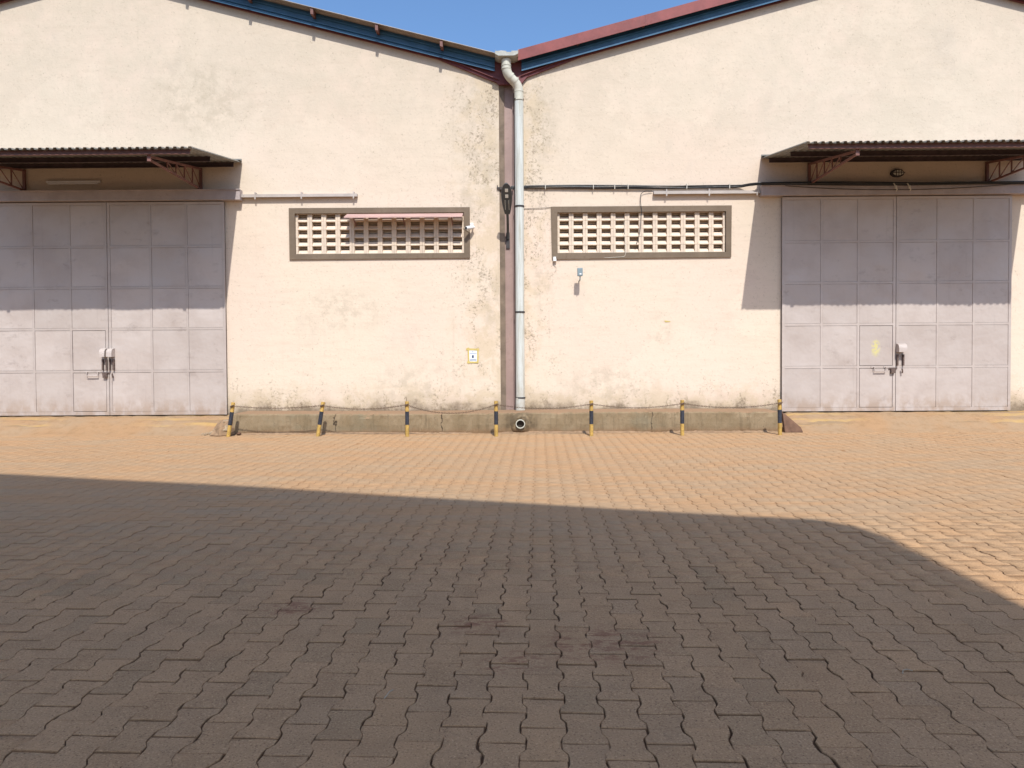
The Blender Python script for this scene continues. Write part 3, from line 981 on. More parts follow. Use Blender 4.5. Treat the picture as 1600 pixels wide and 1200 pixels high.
def vent(parent, hole, trim):
    hx0, hx1, hz0, hz1 = hole
    v = empty('vent_window', ((hx0 + hx1) / 2, YW, hz0), parent)
    w = trim
    m = MB()
    yf = YW - 0.028
    def J():
        return rng.normal(0, 0.006)
    ox0, ox1, oz0, oz1 = hx0 - w, hx1 + w, hz0 - w, hz1 + w
    c = [(ox0 + J(), oz0 + J()), (ox1 + J(), oz0 + J()), (ox1 + J(), oz1 + J()), (ox0 + J(), oz1 + J())]
    i_ = [(hx0 + 0.001, hz0 + 0.001), (hx1 - 0.001, hz0 + 0.001), (hx1 - 0.001, hz1 - 0.001), (hx0 + 0.001, hz1 - 0.001)]
    vs = [(x, yf, z) for x, z in c] + [(x, yf, z) for x, z in i_] + [(x, YW + 0.004, z) for x, z in c] + [(x, YW + 0.03, z) for x, z in i_]
    fs = []
    for k in range(4):
        k2 = (k + 1) % 4
        fs += [(k, k2, 4 + k2, 4 + k), (8 + k, 8 + k2, k2, k), (4 + k, 4 + k2, 12 + k2, 12 + k)]
    m.add(vs, fs)
    m.build('frame', 'taupe', v)
    nx, nz = 12, 5
    bw, bh = (hx1 - hx0) / nx, (hz1 - hz0) / nz
    # one ventilating block: two cheeks and a sloping louvre; all alike, sharing the mesh
    s, d = 0.045, 0.15
    b = MB()
    e = 0.0008
    b.box(-bw / 2 + e, -bw / 2 + s, 0, d, e, bh - e)
    b.box(bw / 2 - s, bw / 2 - e, 0, d, e, bh - e)
    b.prism([(-bw / 2 + s, 0.006, 0.001), (-bw / 2 + s, 0.006, 0.020), (-bw / 2 + s, 0.085, 0.094), (-bw / 2 + s, 0.115, 0.094), (-bw / 2 + s, 0.135, 0.001)], (bw - 2 * s, 0, 0))
    b.box(-bw / 2 + s, bw / 2 - s, 0.136, 0.150, bh - 0.041, bh - 0.001)
    proto = b.build('vent_block', 'block', v, origin=(0, 0, 0), bevel=0.004)
    first = True
    for i in range(nx):
        for j in range(nz):
            o = proto if first else proto.copy()
            if not first:
                col.objects.link(o)
            first = False
            o.parent = v
            o.location = Vector((hx0 + bw * (i + 0.5), YW + 0.022 + rng.normal(0, 0.003), hz0 + bh * j)) - Vector(ORIGIN[v.name])
    return v

def warehouse(x_in, ridge, x_out, zf, yv, hole, side, label):
    w = empty('warehouse', ((x_in + x_out) / 2, YW, 0))
    tag(w, label, 'warehouse', 'warehouses facing the yard')
    lo, hi = min(x_in, x_out), max(x_in, x_out)
    ztop = lambda x: zf(x) - 0.11
    facade(w, lo, hi, ridge, ztop, hole)
    shell(w, lo, hi, ridge, ztop)
    sg = 1 if x_in > ridge else -1
    px = []
    x = ridge + sg * 0.25 * 1
    step = 1.19
    if side == 'L':
        px = [-1.36 - step * i for i in range(0, 12)]
        px = [q for q in px if q > x_out + 0.3]
        roof(w, x_in + 0.0 - 0.035, ridge, x_out - 0.3, zf, yv, px, False)
    else:
        px = [1.17 + 1.21 * i for i in range(0, 11)]
        px = [q for q in px if q < x_out - 0.3]
        roof(w, x_in - 0.05, ridge, x_out + 0.3, zf, yv, px, True)
    gable_trim(w, x_in, ridge, x_out, zf, side)
    vent(w, hole, 0.108)
    return w

ZS = [4.325, 3.49, 2.72, 1.938, 1.138, 0.31]
left = warehouse(-0.315, -7.75, -15.2, zl, 13.04, VENT['L'], 'L', 'left cream warehouse with bare blue gable edge and stained wall')
gate(left, [-9.94, -9.155, -8.444, -7.735], [-7.725, -6.913, -6.228, -5.505], ZS, 0.31, 4.325, ([-7.80], [-7.665]), True)
canopy(left, -10.25, -5.17, (-5.95, -9.30), 'sheet_under')
right = warehouse(0.095, 7.10, 14.2, zr, 13.13, VENT['Rr'], 'R', 'right cream warehouse with red board along its gable edge')
gate(right, [4.985, 5.724, 6.411, 7.108], [7.118, 7.893, 8.567, 9.265], ZS, 0.31, 4.325, ([], [7.19]), False)
canopy(right, 4.60, 9.60, (5.50, 8.82), 'sheet_under')
# beams over the gates and the slim rails that run on from them
for par, x0, x1, r0, r1 in ((left, -10.3, -5.175, -5.17, -2.99), (right, 4.575, 9.75, 2.58, 4.57)):
    m = MB()
    m.box(x0, x1, YW - 0.145, YW - 0.003, 4.345, 4.525)
    m.box(x0 - 0.01, x1 + 0.01, YW - 0.165, YW - 0.1455, 4.525, 4.54)
    m.box(x0, x1, YW - 0.1455, YW - 0.003, 4.5252, 4.54)
    m.build('lintel_beam', 'lintel', par)
    m = MB()
    m.box(r0, r1, YW - 0.075, YW - 0.004, 4.405, 4.455)
    m.box(r0, r1, YW - 0.085, YW - 0.0755, 4.400, 4.455)
    for t in (0.12, 0.52, 0.97):
        x = r0 + (r1 - r0) * t
        m.box(x - 0.012, x + 0.012, YW - 0.089, YW - 0.0855, 4.36, 4.49)
        m.box(x - 0.012, x + 0.012, YW - 0.085, YW - 0.002, 4.456, 4.49)
    m.build('rail', 'rail', par)
# loose mortar patches where the facade meets the gate are left plain

# sheet flap over the left vent
fl_ = MB()
xa, xb = -3.19, -1.00
fl_.prism([(xa, YW - 0.03, 4.075), (xa, YW - 0.03, 4.081), (xa, YW - 0.30, 3.976), (xa, YW - 0.30, 3.955), (xa, YW - 0.297, 3.968)], (xb - xa, 0, 0))
flap = fl_.build('awning', 'flap')
tag(flap, 'pink brown sheet metal flap shading most of the left vent', 'awning')
for x in (-3.02, -2.1, -1.2):
    MB().bar((x, YW - 0.03, 3.86), (x, YW - 0.285, 3.965), 0.02, 0.02).build('awning_stay', 'oxide', flap)

# ================================================================== LEDGE AT THE FOOT OF THE WALL
def ledge():
    x0, x1, y0, y1, z1 = -5.11, 4.67, 12.60, 13.345, 0.362
    nx = 220
    prof = [(y0 + 0.012, -0.03), (y0, 0.05), (y0 - 0.004, 0.16), (y0 + 0.002, 0.27), (y0 + 0.006, z1 - 0.022), (y0 + 0.024, z1), (y0 + 0.12, z1 + 0.004), (y0 + 0.35, z1 + 0.006), (y1, z1 + 0.004)]
    vs, fs = [], []
    K = len(prof)
    r = np.random.default_rng(5)
    chip = np.convolve(r.normal(0, 1, nx + 9), np.ones(5) / 5, 'same')[4:nx + 5]
    for i in range(nx + 1):
        x = x0 + (x1 - x0) * i / nx
        slow = 0.010 * sin(1.3 * x) + 0.006 * sin(4.1 * x + 1)
        for k, (y, z) in enumerate(prof):
            c = max(0, chip[i] - 0.35) * 0.05 if k in (4, 5) else 0
            vs.append((x + r.normal(0, 0.003) * (0 < i < nx), y + slow * (k < 6) + c + r.normal(0, 0.003) * (k < 7), z - c * 0.7 + r.normal(0, 0.002) * (k > 1) + 0.008 * sin(0.8 * x) * (k > 3)))
    for i in range(nx):
        for k in range(K - 1):
            a = i * K + k
            fs.append((a, a + 1, a + K + 1, a + K))
    for i in (0, nx):
        ring = [i * K + k for k in range(K)]
        vs.append((x0 if i == 0 else x1, y1, -0.03))
        fs.append(tuple(ring + [len(vs) - 1]))
    m = MB()
    m.add(vs, fs)
    return m.build('concrete_ledge', 'ledge')
tag(ledge(), 'low rough concrete ledge along the foot of both walls between the gates', 'ledge')

# a thin drift of earth along the ledge
def drift():
    nx, ny = 200, 4
    r = np.random.default_rng(9)
    vs, fs = [], []
    for i in range(nx + 1):
        x = -5.05 + 9.7 * i / nx
        wd = 0.09 + 0.05 * sin(2.2 * x) + 0.03 * sin(6.1 * x + 2) + 0.015 * r.normal()
        for j in range(ny + 1):
            t = j / ny
            vs.append((x, 12.62 - max(0.02, wd) * t, 0.034 * (1 - t) ** 1.6 + 0.004 * r.normal() * (0 < t < 1) + 0.003 - 0.02 * (t == 1)))
    for i in range(nx):
        for j in range(ny):
            a = i * (ny + 1) + j
            fs.append((a, a + ny + 1, a + ny + 2, a + 1))
    m = MB()
    m.add(vs, fs)
    o = m.build('loose_earth', 'soil', kind='stuff', smooth=True)
    tag(o, 'thin drift of reddish earth along the concrete ledge', 'earth')
drift()

# ================================================================== COLUMN AND DOWNPIPE IN THE GAP
c = empty('steel_column', (-0.11, YW, 0.36))
tag(c, 'mauve brown steel column in the narrow gap between the warehouses', 'column')
MB().box(-0.313, -0.216, YW + 0.012, YW + 0.2, 0.3, 6.62).build('edge_strip', 'column_dark', c)
MB().box(-0.2155, -0.058, YW + 0.045, YW + 0.2, 0.3, 6.95).build('web_plate', 'column', c)
m = MB()
m.box(-0.0575, -0.046, YW - 0.01, YW + 0.2, 0.3, 6.60)
m.box(-0.046, -0.012, YW + 0.03, YW + 0.2, 0.3, 6.60)
m.build('flange', 'column', c)
MB().box(-0.0115, 0.093, YW + 0.06, YW + 0.2, 0.3, 6.95).build('back_plate', 'column_dark', c)
m = MB()
m.prism([(-0.50, YW - 0.055, 6.66), (-0.315, YW - 0.055, 6.47), (0.10, YW - 0.055, 6.47), (0.26, YW - 0.055, 6.66), (0.26, YW - 0.055, 6.90), (-0.50, YW - 0.055, 6.90)], (0, 0.05, 0))
m.build('haunch_plate', 'maroon_dark', c)

gut = empty('valley_gutter', (-0.155, 12.96, 6.86))
tag(gut, 'speckled galvanised valley gutter end where the two roofs meet', 'gutter')
sec = [(-0.367, 6.985), (-0.372, 6.905), (-0.31, 6.868), (-0.02, 6.868), (0.055, 6.905), (0.055, 6.985), (0.049, 6.985), (0.049, 6.909), (-0.022, 6.876), (-0.308, 6.876), (-0.366, 6.909), (-0.366, 6.985)]
MB().prism([(x, 12.96, z) for x, z in sec], (0, 31, 0)).build('trough', 'galv', gut)
MB().prism([(-0.365, 12.972, 6.91), (-0.307, 12.972, 6.877), (-0.023, 12.972, 6.877), (0.048, 12.972, 6.91), (0.048, 12.972, 6.960), (-0.07, 12.972, 6.958), (-0.075, 12.972, 6.938), (-0.16, 12.972, 6.936), (-0.165, 12.972, 6.955), (-0.25, 12.972, 6.965), (-0.365, 12.972, 6.955)], (0, 0.006, 0)).build('stop_end', 'galv', gut)
MB().tube([(-0.168, 13.10, 6.868), (-0.168, 13.10, 6.80)], 0.072, 20).build('spout', 'galv', gut)

dp = empty('downpipe', (0.058, 13.22, 0.36))
tag(dp, 'white plastic downpipe running from the valley gutter down to the concrete ledge', 'downpipe')
RP = 0.083
def bend(pts, n=7):
    """round the corners of a polyline"""
    pts = [Vector(q) for q in pts]
    out = [pts[0]]
    for a, b, d in zip(pts[:-2], pts[1:-1], pts[2:]):
        r = min((b - a).length, (d - b).length) * 0.48
        p, q = b + (a - b).normalized() * r, b + (d - b).normalized() * r
        for i in range(n + 1):
            t = i / n
            out.append(p.lerp(b, t).lerp(b.lerp(q, t), t))
    out.append(pts[-1])
    return out
MB().tube(bend([(-0.168, 13.10, 6.845), (-0.168, 13.10, 6.60), (0.063, 13.20, 6.40), (0.063, 13.205, 6.14)]), RP + 0.003, 22).build('elbow', 'pvc_old', dp, smooth=True)
for p, d in (((-0.168, 13.10, 6.74), (0, 0, 1)), ((-0.168, 13.10, 6.68), (0, 0, 1)), ((-0.095, 13.131, 6.545), (-0.75, -0.33, 0.6)), ((-0.01, 13.166, 6.475), (-0.75, -0.33, 0.6)), ((0.063, 13.203, 6.30), (0, 0, 1))):
    d = Vector(d).normalized() * 0.012
    p = Vector(p)
    MB().tube([p - d, p + d], RP + 0.009, 22).build('socket_ring', 'pvc_old', dp, smooth=True)
zj = [6.15, 4.175, 2.205, 0.60, 0.345]
for i, (a, b) in enumerate(zip(zj[:-1], zj[1:])):
    xo = 0.063 - 0.0025 * i
    MB().tube([(xo, 13.215, a), (xo - 0.002, 13.215, b + 0.001)], RP - (0.0 if i != 3 else -0.006), 24).build('pipe_length', 'pvc' if i != 1 else 'pvc', dp, smooth=True)
for z in (6.155, 4.175, 2.205, 0.60):
    k = MB().tube([(0.0615, 13.215, z - 0.014), (0.0615, 13.215, z + 0.014)], RP + 0.009, 24)
    k.box(0.05, 0.075, 13.30, YW + 0.06, z - 0.012, z + 0.012)
    k.build('pipe_clamp', 'rubber', dp, smooth=True)
# the outlet that comes out of the ledge
o_ = MB()
ring = []
n = 24
for y, r in ((12.70, 0.083), (12.515, 0.083), (12.515, 0.070), (12.69, 0.070)):
    ring.append([(0.052 + r * cos(2 * pi * i / n), y, 0.172 + r * sin(2 * pi * i / n) * 0.97) for i in range(n)])
vs = [q for rr in ring for q in rr]
o_.add(vs, [(k * n + i, k * n + (i + 1) % n, (k + 1) * n + (i + 1) % n, (k + 1) * n + i) for k in range(3) for i in range(n)])
o_.build('drain_outlet', 'pvc_old', dp, smooth=True)
MB().add([(0.052 + 0.071 * cos(2 * pi * i / n), 12.585, 0.172 + 0.069 * sin(2 * pi * i / n)) for i in range(n)], [tuple(range(n))]).build('drain_mouth', 'void', dp)
# mortar collar round the outlet
r_ = np.random.default_rng(2)
m = MB()
n = 22
rr = []
for y, rad in ((12.602, 0.19), (12.575, 0.155), (12.56, 0.12), (12.572, 0.082)):
    rr.append([(0.052 + (rad + r_.normal(0, 0.012) * (rad > 0.09)) * cos(2 * pi * i / n), y + r_.normal(0, 0.004), max(0.0, 0.172 + (rad + r_.normal(0, 0.01) * (rad > 0.09)) * sin(2 * pi * i / n))) for i in range(n)])
m.add([q for k in rr for q in k], [(k * n + i, k * n + (i + 1) % n, (k + 1) * n + (i + 1) % n, (k + 1) * n + i) for k in range(3) for i in range(n)])
m.build('mortar_collar', 'ledge', dp, smooth=True)

# ================================================================== BOLLARDS AND CHAINS
BY = 12.25
bol = [(-5.06, 0.098, 'leftmost bollard, leaning right, beside the rubble at the left gate'),
       (-3.49, 0.100, 'second bollard from the left, leaning right in front of the ledge'),
       (-1.925, 0.0, 'upright yellow and black bollard below the left vent, with a wire hook on top'),
       (-0.372, 0.0, 'yellow and black bollard just left of the white downpipe'),
       (1.287, 0.0, 'first yellow and black bollard right of the white downpipe'),
       (2.867, 0.0, 'second yellow and black bollard right of the white downpipe'),
       (4.565, -0.012, 'rightmost yellow and black bollard at the edge of the right gate')]
tops = []
BYS = (12.28, 12.28, 12.18, 12.13, 12.12, 12.12, 12.13)
for bi, (bx, lean, lab) in enumerate(bol):
    BY = BYS[bi]
    bx = bx * BY / 12.25
    b = empty('bollard', (bx, BY, 0))
    tag(b, lab, 'bollard', 'striped bollards along the ledge')
    H = 0.610 if abs(lean) < 0.05 else 0.60
    lx = lean
    def at(z):
        return (bx + lx * z / H, BY, z)
    rad = 0.033
    MB().tube([at(-0.03), at(0.205)], rad, 18).build('post', 'yellow', b, smooth=True)
    MB().tube([at(0.2055), at(0.435)], rad + 0.0015, 18).build('painted_band', 'black', b, smooth=True)
    k = MB().tube([at(0.4355), at(H)], rad, 18)
    k.build('post', 'yellow', b, smooth=True)
    k = MB().tube([at(H - 0.05), (at(H - 0.05)[0] - 0.012, BY - 0.05, H - 0.06)], 0.010, 8)
    k.tube([(at(H - 0.05)[0] - 0.03, BY - 0.045, H - 0.075), (at(H - 0.05)[0] + 0.03, BY - 0.045, H - 0.045)], 0.013, 8)
    k.build('chain_hook', 'chain', b)
    t = at(H - 0.055)
    tops.append(Vector((t[0], BY - 0.045, t[2])))

def chain(pts, name, label, group):
    """oval links laid along a polyline, every second one turned"""
    pts = [Vector(q) for q in pts]
    seg = [0]
    for a, b in zip(pts[:-1], pts[1:]):
        seg.append(seg[-1] + (b - a).length)
    m = MB()
    pitch = 0.030
    s, k = 0.0, 0
    while s < seg[-1]:
        i = max(q for q in range(len(seg)) if seg[q] <= s)
        i = min(i, len(pts) - 2)
        t = (s - seg[i]) / max(1e-6, seg[i + 1] - seg[i])
        c = pts[i].lerp(pts[i + 1], t)
        d = (pts[i + 1] - pts[i]).normalized()
        up = Vector((0, 1, 0)) if k % 2 else Vector((0, 0, 1))
        sd = d.cross(up).normalized()
        up = sd.cross(d).normalized()
        a_, b_, wr = 0.019, 0.0095, 0.0034
        n, q = 10, 5
        vs, fs = [], []
        for u in range(n):
            th = 2 * pi * u / n
            cc = c + d * (a_ * cos(th)) + sd * (b_ * sin(th))
            rd = (d * (cos(th) * b_) + sd * (sin(th) * a_)).normalized()
            for v in range(q):
                ph = 2 * pi * v / q
                vs.append(cc + rd * (wr * cos(ph)) + up * (wr * sin(ph)))
        for u in range(n):
            for v in range(q):
                fs.append((u * q + v, ((u + 1) % n) * q + v, ((u + 1) % n) * q + (v + 1) % q, u * q + (v + 1) % q))
        m.add(vs, fs)
        s += pitch
        k += 1
    o = m.build(name, 'chain', smooth=False)
    tag(o, label, 'chain', group)
    return o
def sagged(a, b, sag, n=26):
    return [a.lerp(b, i / n) + Vector((0, 0, -sag * 4 * (i / n) * (1 - i / n))) for i in range(n + 1)]
names = ['rusty chain from the leaning leftmost bollard to the second one', 'rusty chain between the second and third bollards from the left',
         'rusty chain hanging lowest, between the third bollard and the one left of the downpipe', 'rusty chain passing in front of the white downpipe',
         'rusty chain between the two upright bollards right of the downpipe', 'rusty chain between the two rightmost bollards']
for i, sg in enumerate((0.045, 0.07, 0.15, 0.075, 0.07, 0.075)):
    chain(sagged(tops[i], tops[i + 1], sg), 'chain', names[i], 'chains between the bollards')
# bent wire on the third bollard
w_ = MB().tube([(-1.922, 12.18, 0.60), (-1.92, 12.18, 0.66), (-1.93, 12.18, 0.695), (-1.948, 12.18, 0.66), (-1.958, 12.18, 0.65)], 0.004, 6).build('wire_hook', 'chain')
tag(w_, 'small bent wire sticking up from the third bollard', 'wire')

# ================================================================== RUBBLE
def stone(m_name, c, s, seed, parent=None, mat='stone', flat=0.75):
    r = np.random.default_rng(seed)
    n1, n2 = 9, 6
    vs, fs = [], []
    off = r.normal(0, 1, 12)
    for j in range(n2 + 1):
        ph = pi * j / n2
        for i in range(n1):
            th = 2 * pi * i / n1
            d = Vector((sin(ph) * cos(th), sin(ph) * sin(th), cos(ph)))
            k = 1 + 0.16 * sin(3 * d.x + off[0]) + 0.14 * sin(4 * d.y + off[1]) + 0.12 * sin(5 * d.z + off[2]) + 0.05 * r.normal() * (0 < j < n2)
            vs.append((c[0] + d.x * s * k, c[1] + d.y * s * k, c[2] + d.z * s * k * flat))
    for j in range(n2):
        for i in range(n1):
            fs.append((j * n1 + i, j * n1 + (i + 1) % n1, (j + 1) * n1 + (i + 1) % n1, (j + 1) * n1 + i))
    m = MB()
    m.add(vs, fs)
    return m.build(m_name, mat, parent)
heap = empty('rubble_heap', (-5.38, 12.52, 0))
tag(heap, 'heap of dusty stones against the leaning leftmost bollard', 'rubble', None)
for k, (x, y, z, s) in enumerate([(-5.22, 12.47, 0.10, 0.105), (-5.36, 12.53, 0.06, 0.10), (-5.22, 12.50, 0.04, 0.07), (-5.46, 12.50, 0.03, 0.06), (-5.24, 12.56, 0.20, 0.085), (-5.55, 12.47, 0.02, 0.045), (-5.41, 12.44, 0.02, 0.04), (-5.62, 12.50, 0.018, 0.03), (-5.33, 12.42, 0.02, 0.035)]):
    stone('stone', (x, y, z), s, 20 + k, heap)
stone('soil_mound', (-5.30, 12.62, 0.02), 0.27, 77, heap, 'soil', 0.85)
tag(stone('stone', (-4.985, 12.52, 0.025), 0.042, 50, None, 'dark_brown'), 'small dark brown stone by the left end of the ledge', 'stone')
# dark brown wedge at the right end of the ledge
m = MB()
m.prism([(4.735, 12.47, 0.0), (5.06, 12.47, 0.0), (5.03, 12.50, 0.085), (4.94, 12.53, 0.17), (4.80, 12.57, 0.30), (4.735, 12.58, 0.34)], (0.0, 0.10, 0.02))
pl = m.build('brown_wedge', 'dark_brown', bevel=0.01)
tag(pl, 'dark brown wedge beside the rightmost bollard', 'earth')

# ================================================================== FITTINGS ON THE WALLS
# street-lamp head on a bracket beside the pipe
lp = empty('wall_lamp', (-0.16, YW, 3.7))
tag(lp, 'charcoal twin-module lamp head tilted up on an arm in front of the column', 'lamp')
A, B = Vector((-0.162, 13.00, 3.99)), Vector((-0.176, 12.68, 4.47))
ax = (B - A).normalized()
sx = Vector((1, 0, 0))
upn = sx.cross(ax).normalized()
if upn.y > 0:
    upn = -upn
L_ = (B - A).length
def lamp_loop(off, grow):
    pts = []
    for t, hw in ((0.0, 0.048), (0.10, 0.062), (0.25, 0.080), (0.45, 0.097), (0.65, 0.100), (0.82, 0.088), (0.94, 0.062), (1.0, 0.03)):
        pts.append((t, hw + grow))
    loop = [A + ax * (L_ * t) + sx * hw + upn * off for t, hw in pts] + [A + ax * (L_ * t) - sx * hw + upn * off for t, hw in reversed(pts)]
    return loop
m = MB()
l0, l1, l2 = lamp_loop(0.0, -0.008), lamp_loop(-0.012, 0.0), lamp_loop(-0.06, -0.018)
n = len(l0)
m.add(l0 + l1 + l2, [tuple(range(n))] + [(i, (i + 1) % n, (i + 1) % n + n, i + n) for i in range(n)] + [(n + i, n + (i + 1) % n, (i + 1) % n + 2 * n, i + 2 * n) for i in range(n)] + [tuple(reversed(range(2 * n, 3 * n)))])
body = m.build('housing', 'lamp_body', lp)
for t in (0.60, 0.79):
    p = A + ax * (L_ * t)
    m = MB()
    vs = [p + sx * (i * 0.028) + ax * (j * 0.030) + upn * 0.004 for i, j in ((-1, -1), (1, -1), (1, 1), (-1, 1))]
    m.prism(vs, upn * -0.006)
    m.build('led_module', 'led', lp)
m = MB()
for sgn in (-1, 1):
    m.bar(A + ax * 0.09 + sx * (sgn * 0.034) + upn * 0.004, A + ax * 0.27 + sx * (sgn * 0.034) + upn * 0.004, 0.006, 0.008, upn)
m.build('trim_rib', 'led', lp)
m = MB().tube(bend([A + ax * 0.05 - upn * 0.025, A - ax * 0.10 - upn * 0.025, (-0.16, 13.30, 3.74), (-0.16, 13.36, 3.60)]), 0.024, 12)
m.build('arm', 'lamp_body', lp, smooth=True)
MB().box(-0.195, -0.125, YW + 0.02, YW + 0.045, 3.42, 3.72).build('mounting_plate', 'dark_steel', lp)

# cable bracket and the bundle that runs to the right
cb = empty('cable_bundle', (4.5, YW, 4.50))
tag(cb, 'bundle of black cables strung along the right wall and over the right gate', 'cable')
def cable_path(dz, dy, ph, amp):
    pts = []
    for i in range(90):
        x = -0.10 + (10.6 + 0.10) * i / 89
        z = 4.565 - 0.004 * x + 0.012 * sin(1.4 * x + ph) * amp + dz
        if x > 4.3:
            z += 0.0 + 0.012
        y = YW - 0.035 - dy
        if x > 4.2:
            y = YW - 0.035 - dy - 0.14 * min(1, (x - 4.2) / 0.3)
        if -0.15 < x < 0.25:
            y = YW - 0.022 - dy * 0.3
        pts.append((x, y, z))
    return pts
for dz, dy, ph, amp, r in ((0.012, 0.0, 0.0, 1.0, 0.013), (-0.012, 0.008, 0.6, 1.3, 0.012), (-0.030, 0.0, 1.3, 0.8, 0.010), (0.0, 0.02, 2.2, 1.0, 0.008)):
    MB().tube(cable_path(dz, dy, ph, amp), r, 8).build('cable', 'cable', cb, smooth=True)
for x in (0.55, 1.45, 1.85, 2.1, 3.2, 4.0):
    z = 4.565 - 0.004 * x - 0.008
    MB().box(x - 0.006, x + 0.006, YW - 0.075, YW - 0.002, z - 0.045, z + 0.045).build('cable_tie', 'white_wire', cb)
m = MB()
pts = [(5.0 + 4.2 * i / 30, YW - 0.172, 4.515 - 0.09 * 4 * (i / 30) * (1 - i / 30)) for i in range(31)]
m.tube(pts, 0.006, 6)
m.build('slack_wire', 'cable', cb)
br = MB()
br.box(-0.36, -0.03, YW - 0.03, YW - 0.012, 4.545, 4.565)
br.box(-0.36, -0.345, YW - 0.035, YW - 0.001, 4.53, 4.60)
br.box(-0.34, -0.05, YW - 0.028, YW - 0.014, 4.52, 4.535)
tag(br.build('cable_bracket', 'dark_steel'), 'small dark bracket across the gap beside the lamp head', 'bracket')

def wire(name, pts, r, mat, label, cat='wire'):
    o = MB().tube(bend(pts, 5) if len(pts) > 2 else pts, r, 6).build(name, mat, smooth=True)
    tag(o, label, cat)
y = YW - 0.012
wire('loop_wire', [(2.56, y - 0.02, 4.47), (2.42, y - 0.03, 4.47), (2.34, y - 0.03, 4.42), (2.335, y - 0.03, 4.25), (2.36, y - 0.025, 4.10), (2.33, y - 0.02, 3.70), (2.26, y, 3.48)], 0.0055, 'cable', 'black wire looping down in front of the right vent')
wire('loose_wire', [(0.15, y, 4.16), (0.45, y - 0.005, 4.165), (0.68, y, 4.185)], 0.004, 'cable', 'thin dark wire from the downpipe to the right vent corner')
wire('thin_wire', [(2.03, YW - 0.02, 3.90), (2.045, YW - 0.03, 3.6), (2.06, YW - 0.035, 3.32), (2.04, YW - 0.035, 3.24), (1.2, YW - 0.012, 3.205), (0.95, YW - 0.01, 3.21)], 0.004, 'white_wire', 'thin pale wire hanging across the right vent to below its frame')
wire('dangling_wire', [(0.715, y, 3.15), (0.70, y, 3.10), (0.755, y, 3.06), (0.75, y, 3.01), (0.72, y, 2.97)], 0.0035, 'white_wire', 'short curled wire dangling under the white junction at the right vent')

# junction by the right vent
j_ = MB()
j_.tube([(0.72, YW - 0.035, 3.215), (0.72, YW - 0.035, 3.165)], [0.032, 0.036], 14)
j_.box(0.695, 0.745, YW - 0.03, YW - 0.001, 3.20, 3.25)
tag(j_.build('junction_box', 'white_plastic', bevel=0.003), 'small white junction below the left corner of the right vent', 'junction box')

# camera by the left vent
cc = empty('security_camera', (-0.85, YW, 3.78))
tag(cc, 'small white security camera beside the right end of the left vent', 'camera')
MB().box(-0.868, -0.808, YW - 0.045, YW - 0.001, 3.835, 3.895).build('mount_box', 'white_plastic', cc, bevel=0.005)
MB().tube([(-0.82, YW - 0.003, 3.80), (-0.825, YW - 0.06, 3.80), (-0.85, YW - 0.11, 3.795)], 0.012, 8).build('mount_arm', 'white_plastic', cc)
MB().tube([(-0.80, YW - 0.07, 3.81), (-0.845, YW - 0.115, 3.797), (-0.935, YW - 0.20, 3.77)], [0.028, 0.034, 0.034], 14).build('camera_body', 'white_plastic', cc, smooth=True)
MB().tube([(-0.934, YW - 0.199, 3.7705), (-0.939, YW - 0.204, 3.769)], 0.026, 14).build('lens', 'cable', cc)
MB().tube([(-0.83, YW - 0.05, 3.79), (-0.89, YW - 0.05, 3.74), (-0.96, YW - 0.04, 3.78), (-1.0, YW - 0.01, 3.85)], 0.004, 6).build('lead', 'white_wire', cc)

# small enclosure on a stub pipe under the right vent
gb = empty('switch_box', (1.18, YW, 2.9))
tag(gb, 'small blue grey box standing off the wall below the right vent', 'box')
MB().box(1.128, 1.226, YW - 0.27, YW - 0.20, 2.86, 3.01).build('enclosure', 'grey_box', gb, bevel=0.008)
MB().box(1.165, 1.200, YW - 0.2735, YW - 0.2705, 2.885, 2.91).build('label_plate', 'white_plastic', gb)
MB().tube([(1.178, YW - 0.235, 2.86), (1.178, YW - 0.235, 2.81), (1.178, YW - 0.20, 2.79), (1.178, YW - 0.001, 2.79)], 0.011, 10).build('conduit', 'grey_box', gb)

# notice taped to the left wall
nt = empty('notice', (-0.83, YW, 1.25))
tag(nt, 'small printed notice framed with yellow tape on the left wall', 'notice')
MB().box(-0.912, -0.752, YW - 0.004, YW - 0.001, 1.285, 1.505).build('paper', 'paper', nt)
m = MB()
m.box(-0.858, -0.820, YW - 0.0052, YW - 0.0042, 1.350, 1.405)
m.box(-0.895, -0.770, YW - 0.0052, YW - 0.0042, 1.305, 1.318)
m.build('print', 'ink', nt)
m = MB()
m.box(-0.895, -0.768, YW - 0.0052, YW - 0.0042, 1.432, 1.446)
m.box(-0.850, -0.826, YW - 0.0052, YW - 0.0042, 1.460, 1.480)
m.box(-0.888, -0.775, YW - 0.0052, YW - 0.0042, 1.325, 1.332)
m.build('small_print', 'ink_soft', nt)
for k, (a, b, w) in enumerate((((-0.965, 1.518), (-0.715, 1.508), 0.038), ((-0.95, 1.272), (-0.738, 1.268), 0.034), ((-0.923, 1.55), (-0.915, 1.245), 0.030), ((-0.742, 1.535), (-0.746, 1.25), 0.030))):
    yo = YW - 0.0065 - 0.0012 * k
    MB().bar((a[0], yo, a[1]), (b[0], yo, b[1]), 0.001, w).build('tape_strip', 'tape', nt)
tp = MB().bar((2.79, YW - 0.004, 2.03), (2.90, YW - 0.004, 2.018), 0.003, 0.016)
tp.bar((2.80, YW - 0.006, 2.012), (2.87, YW - 0.006, 2.016), 0.002, 0.012)
tag(tp.build('tape_scrap', 'tape'), 'torn scrap of yellow tape on the right wall', 'tape')

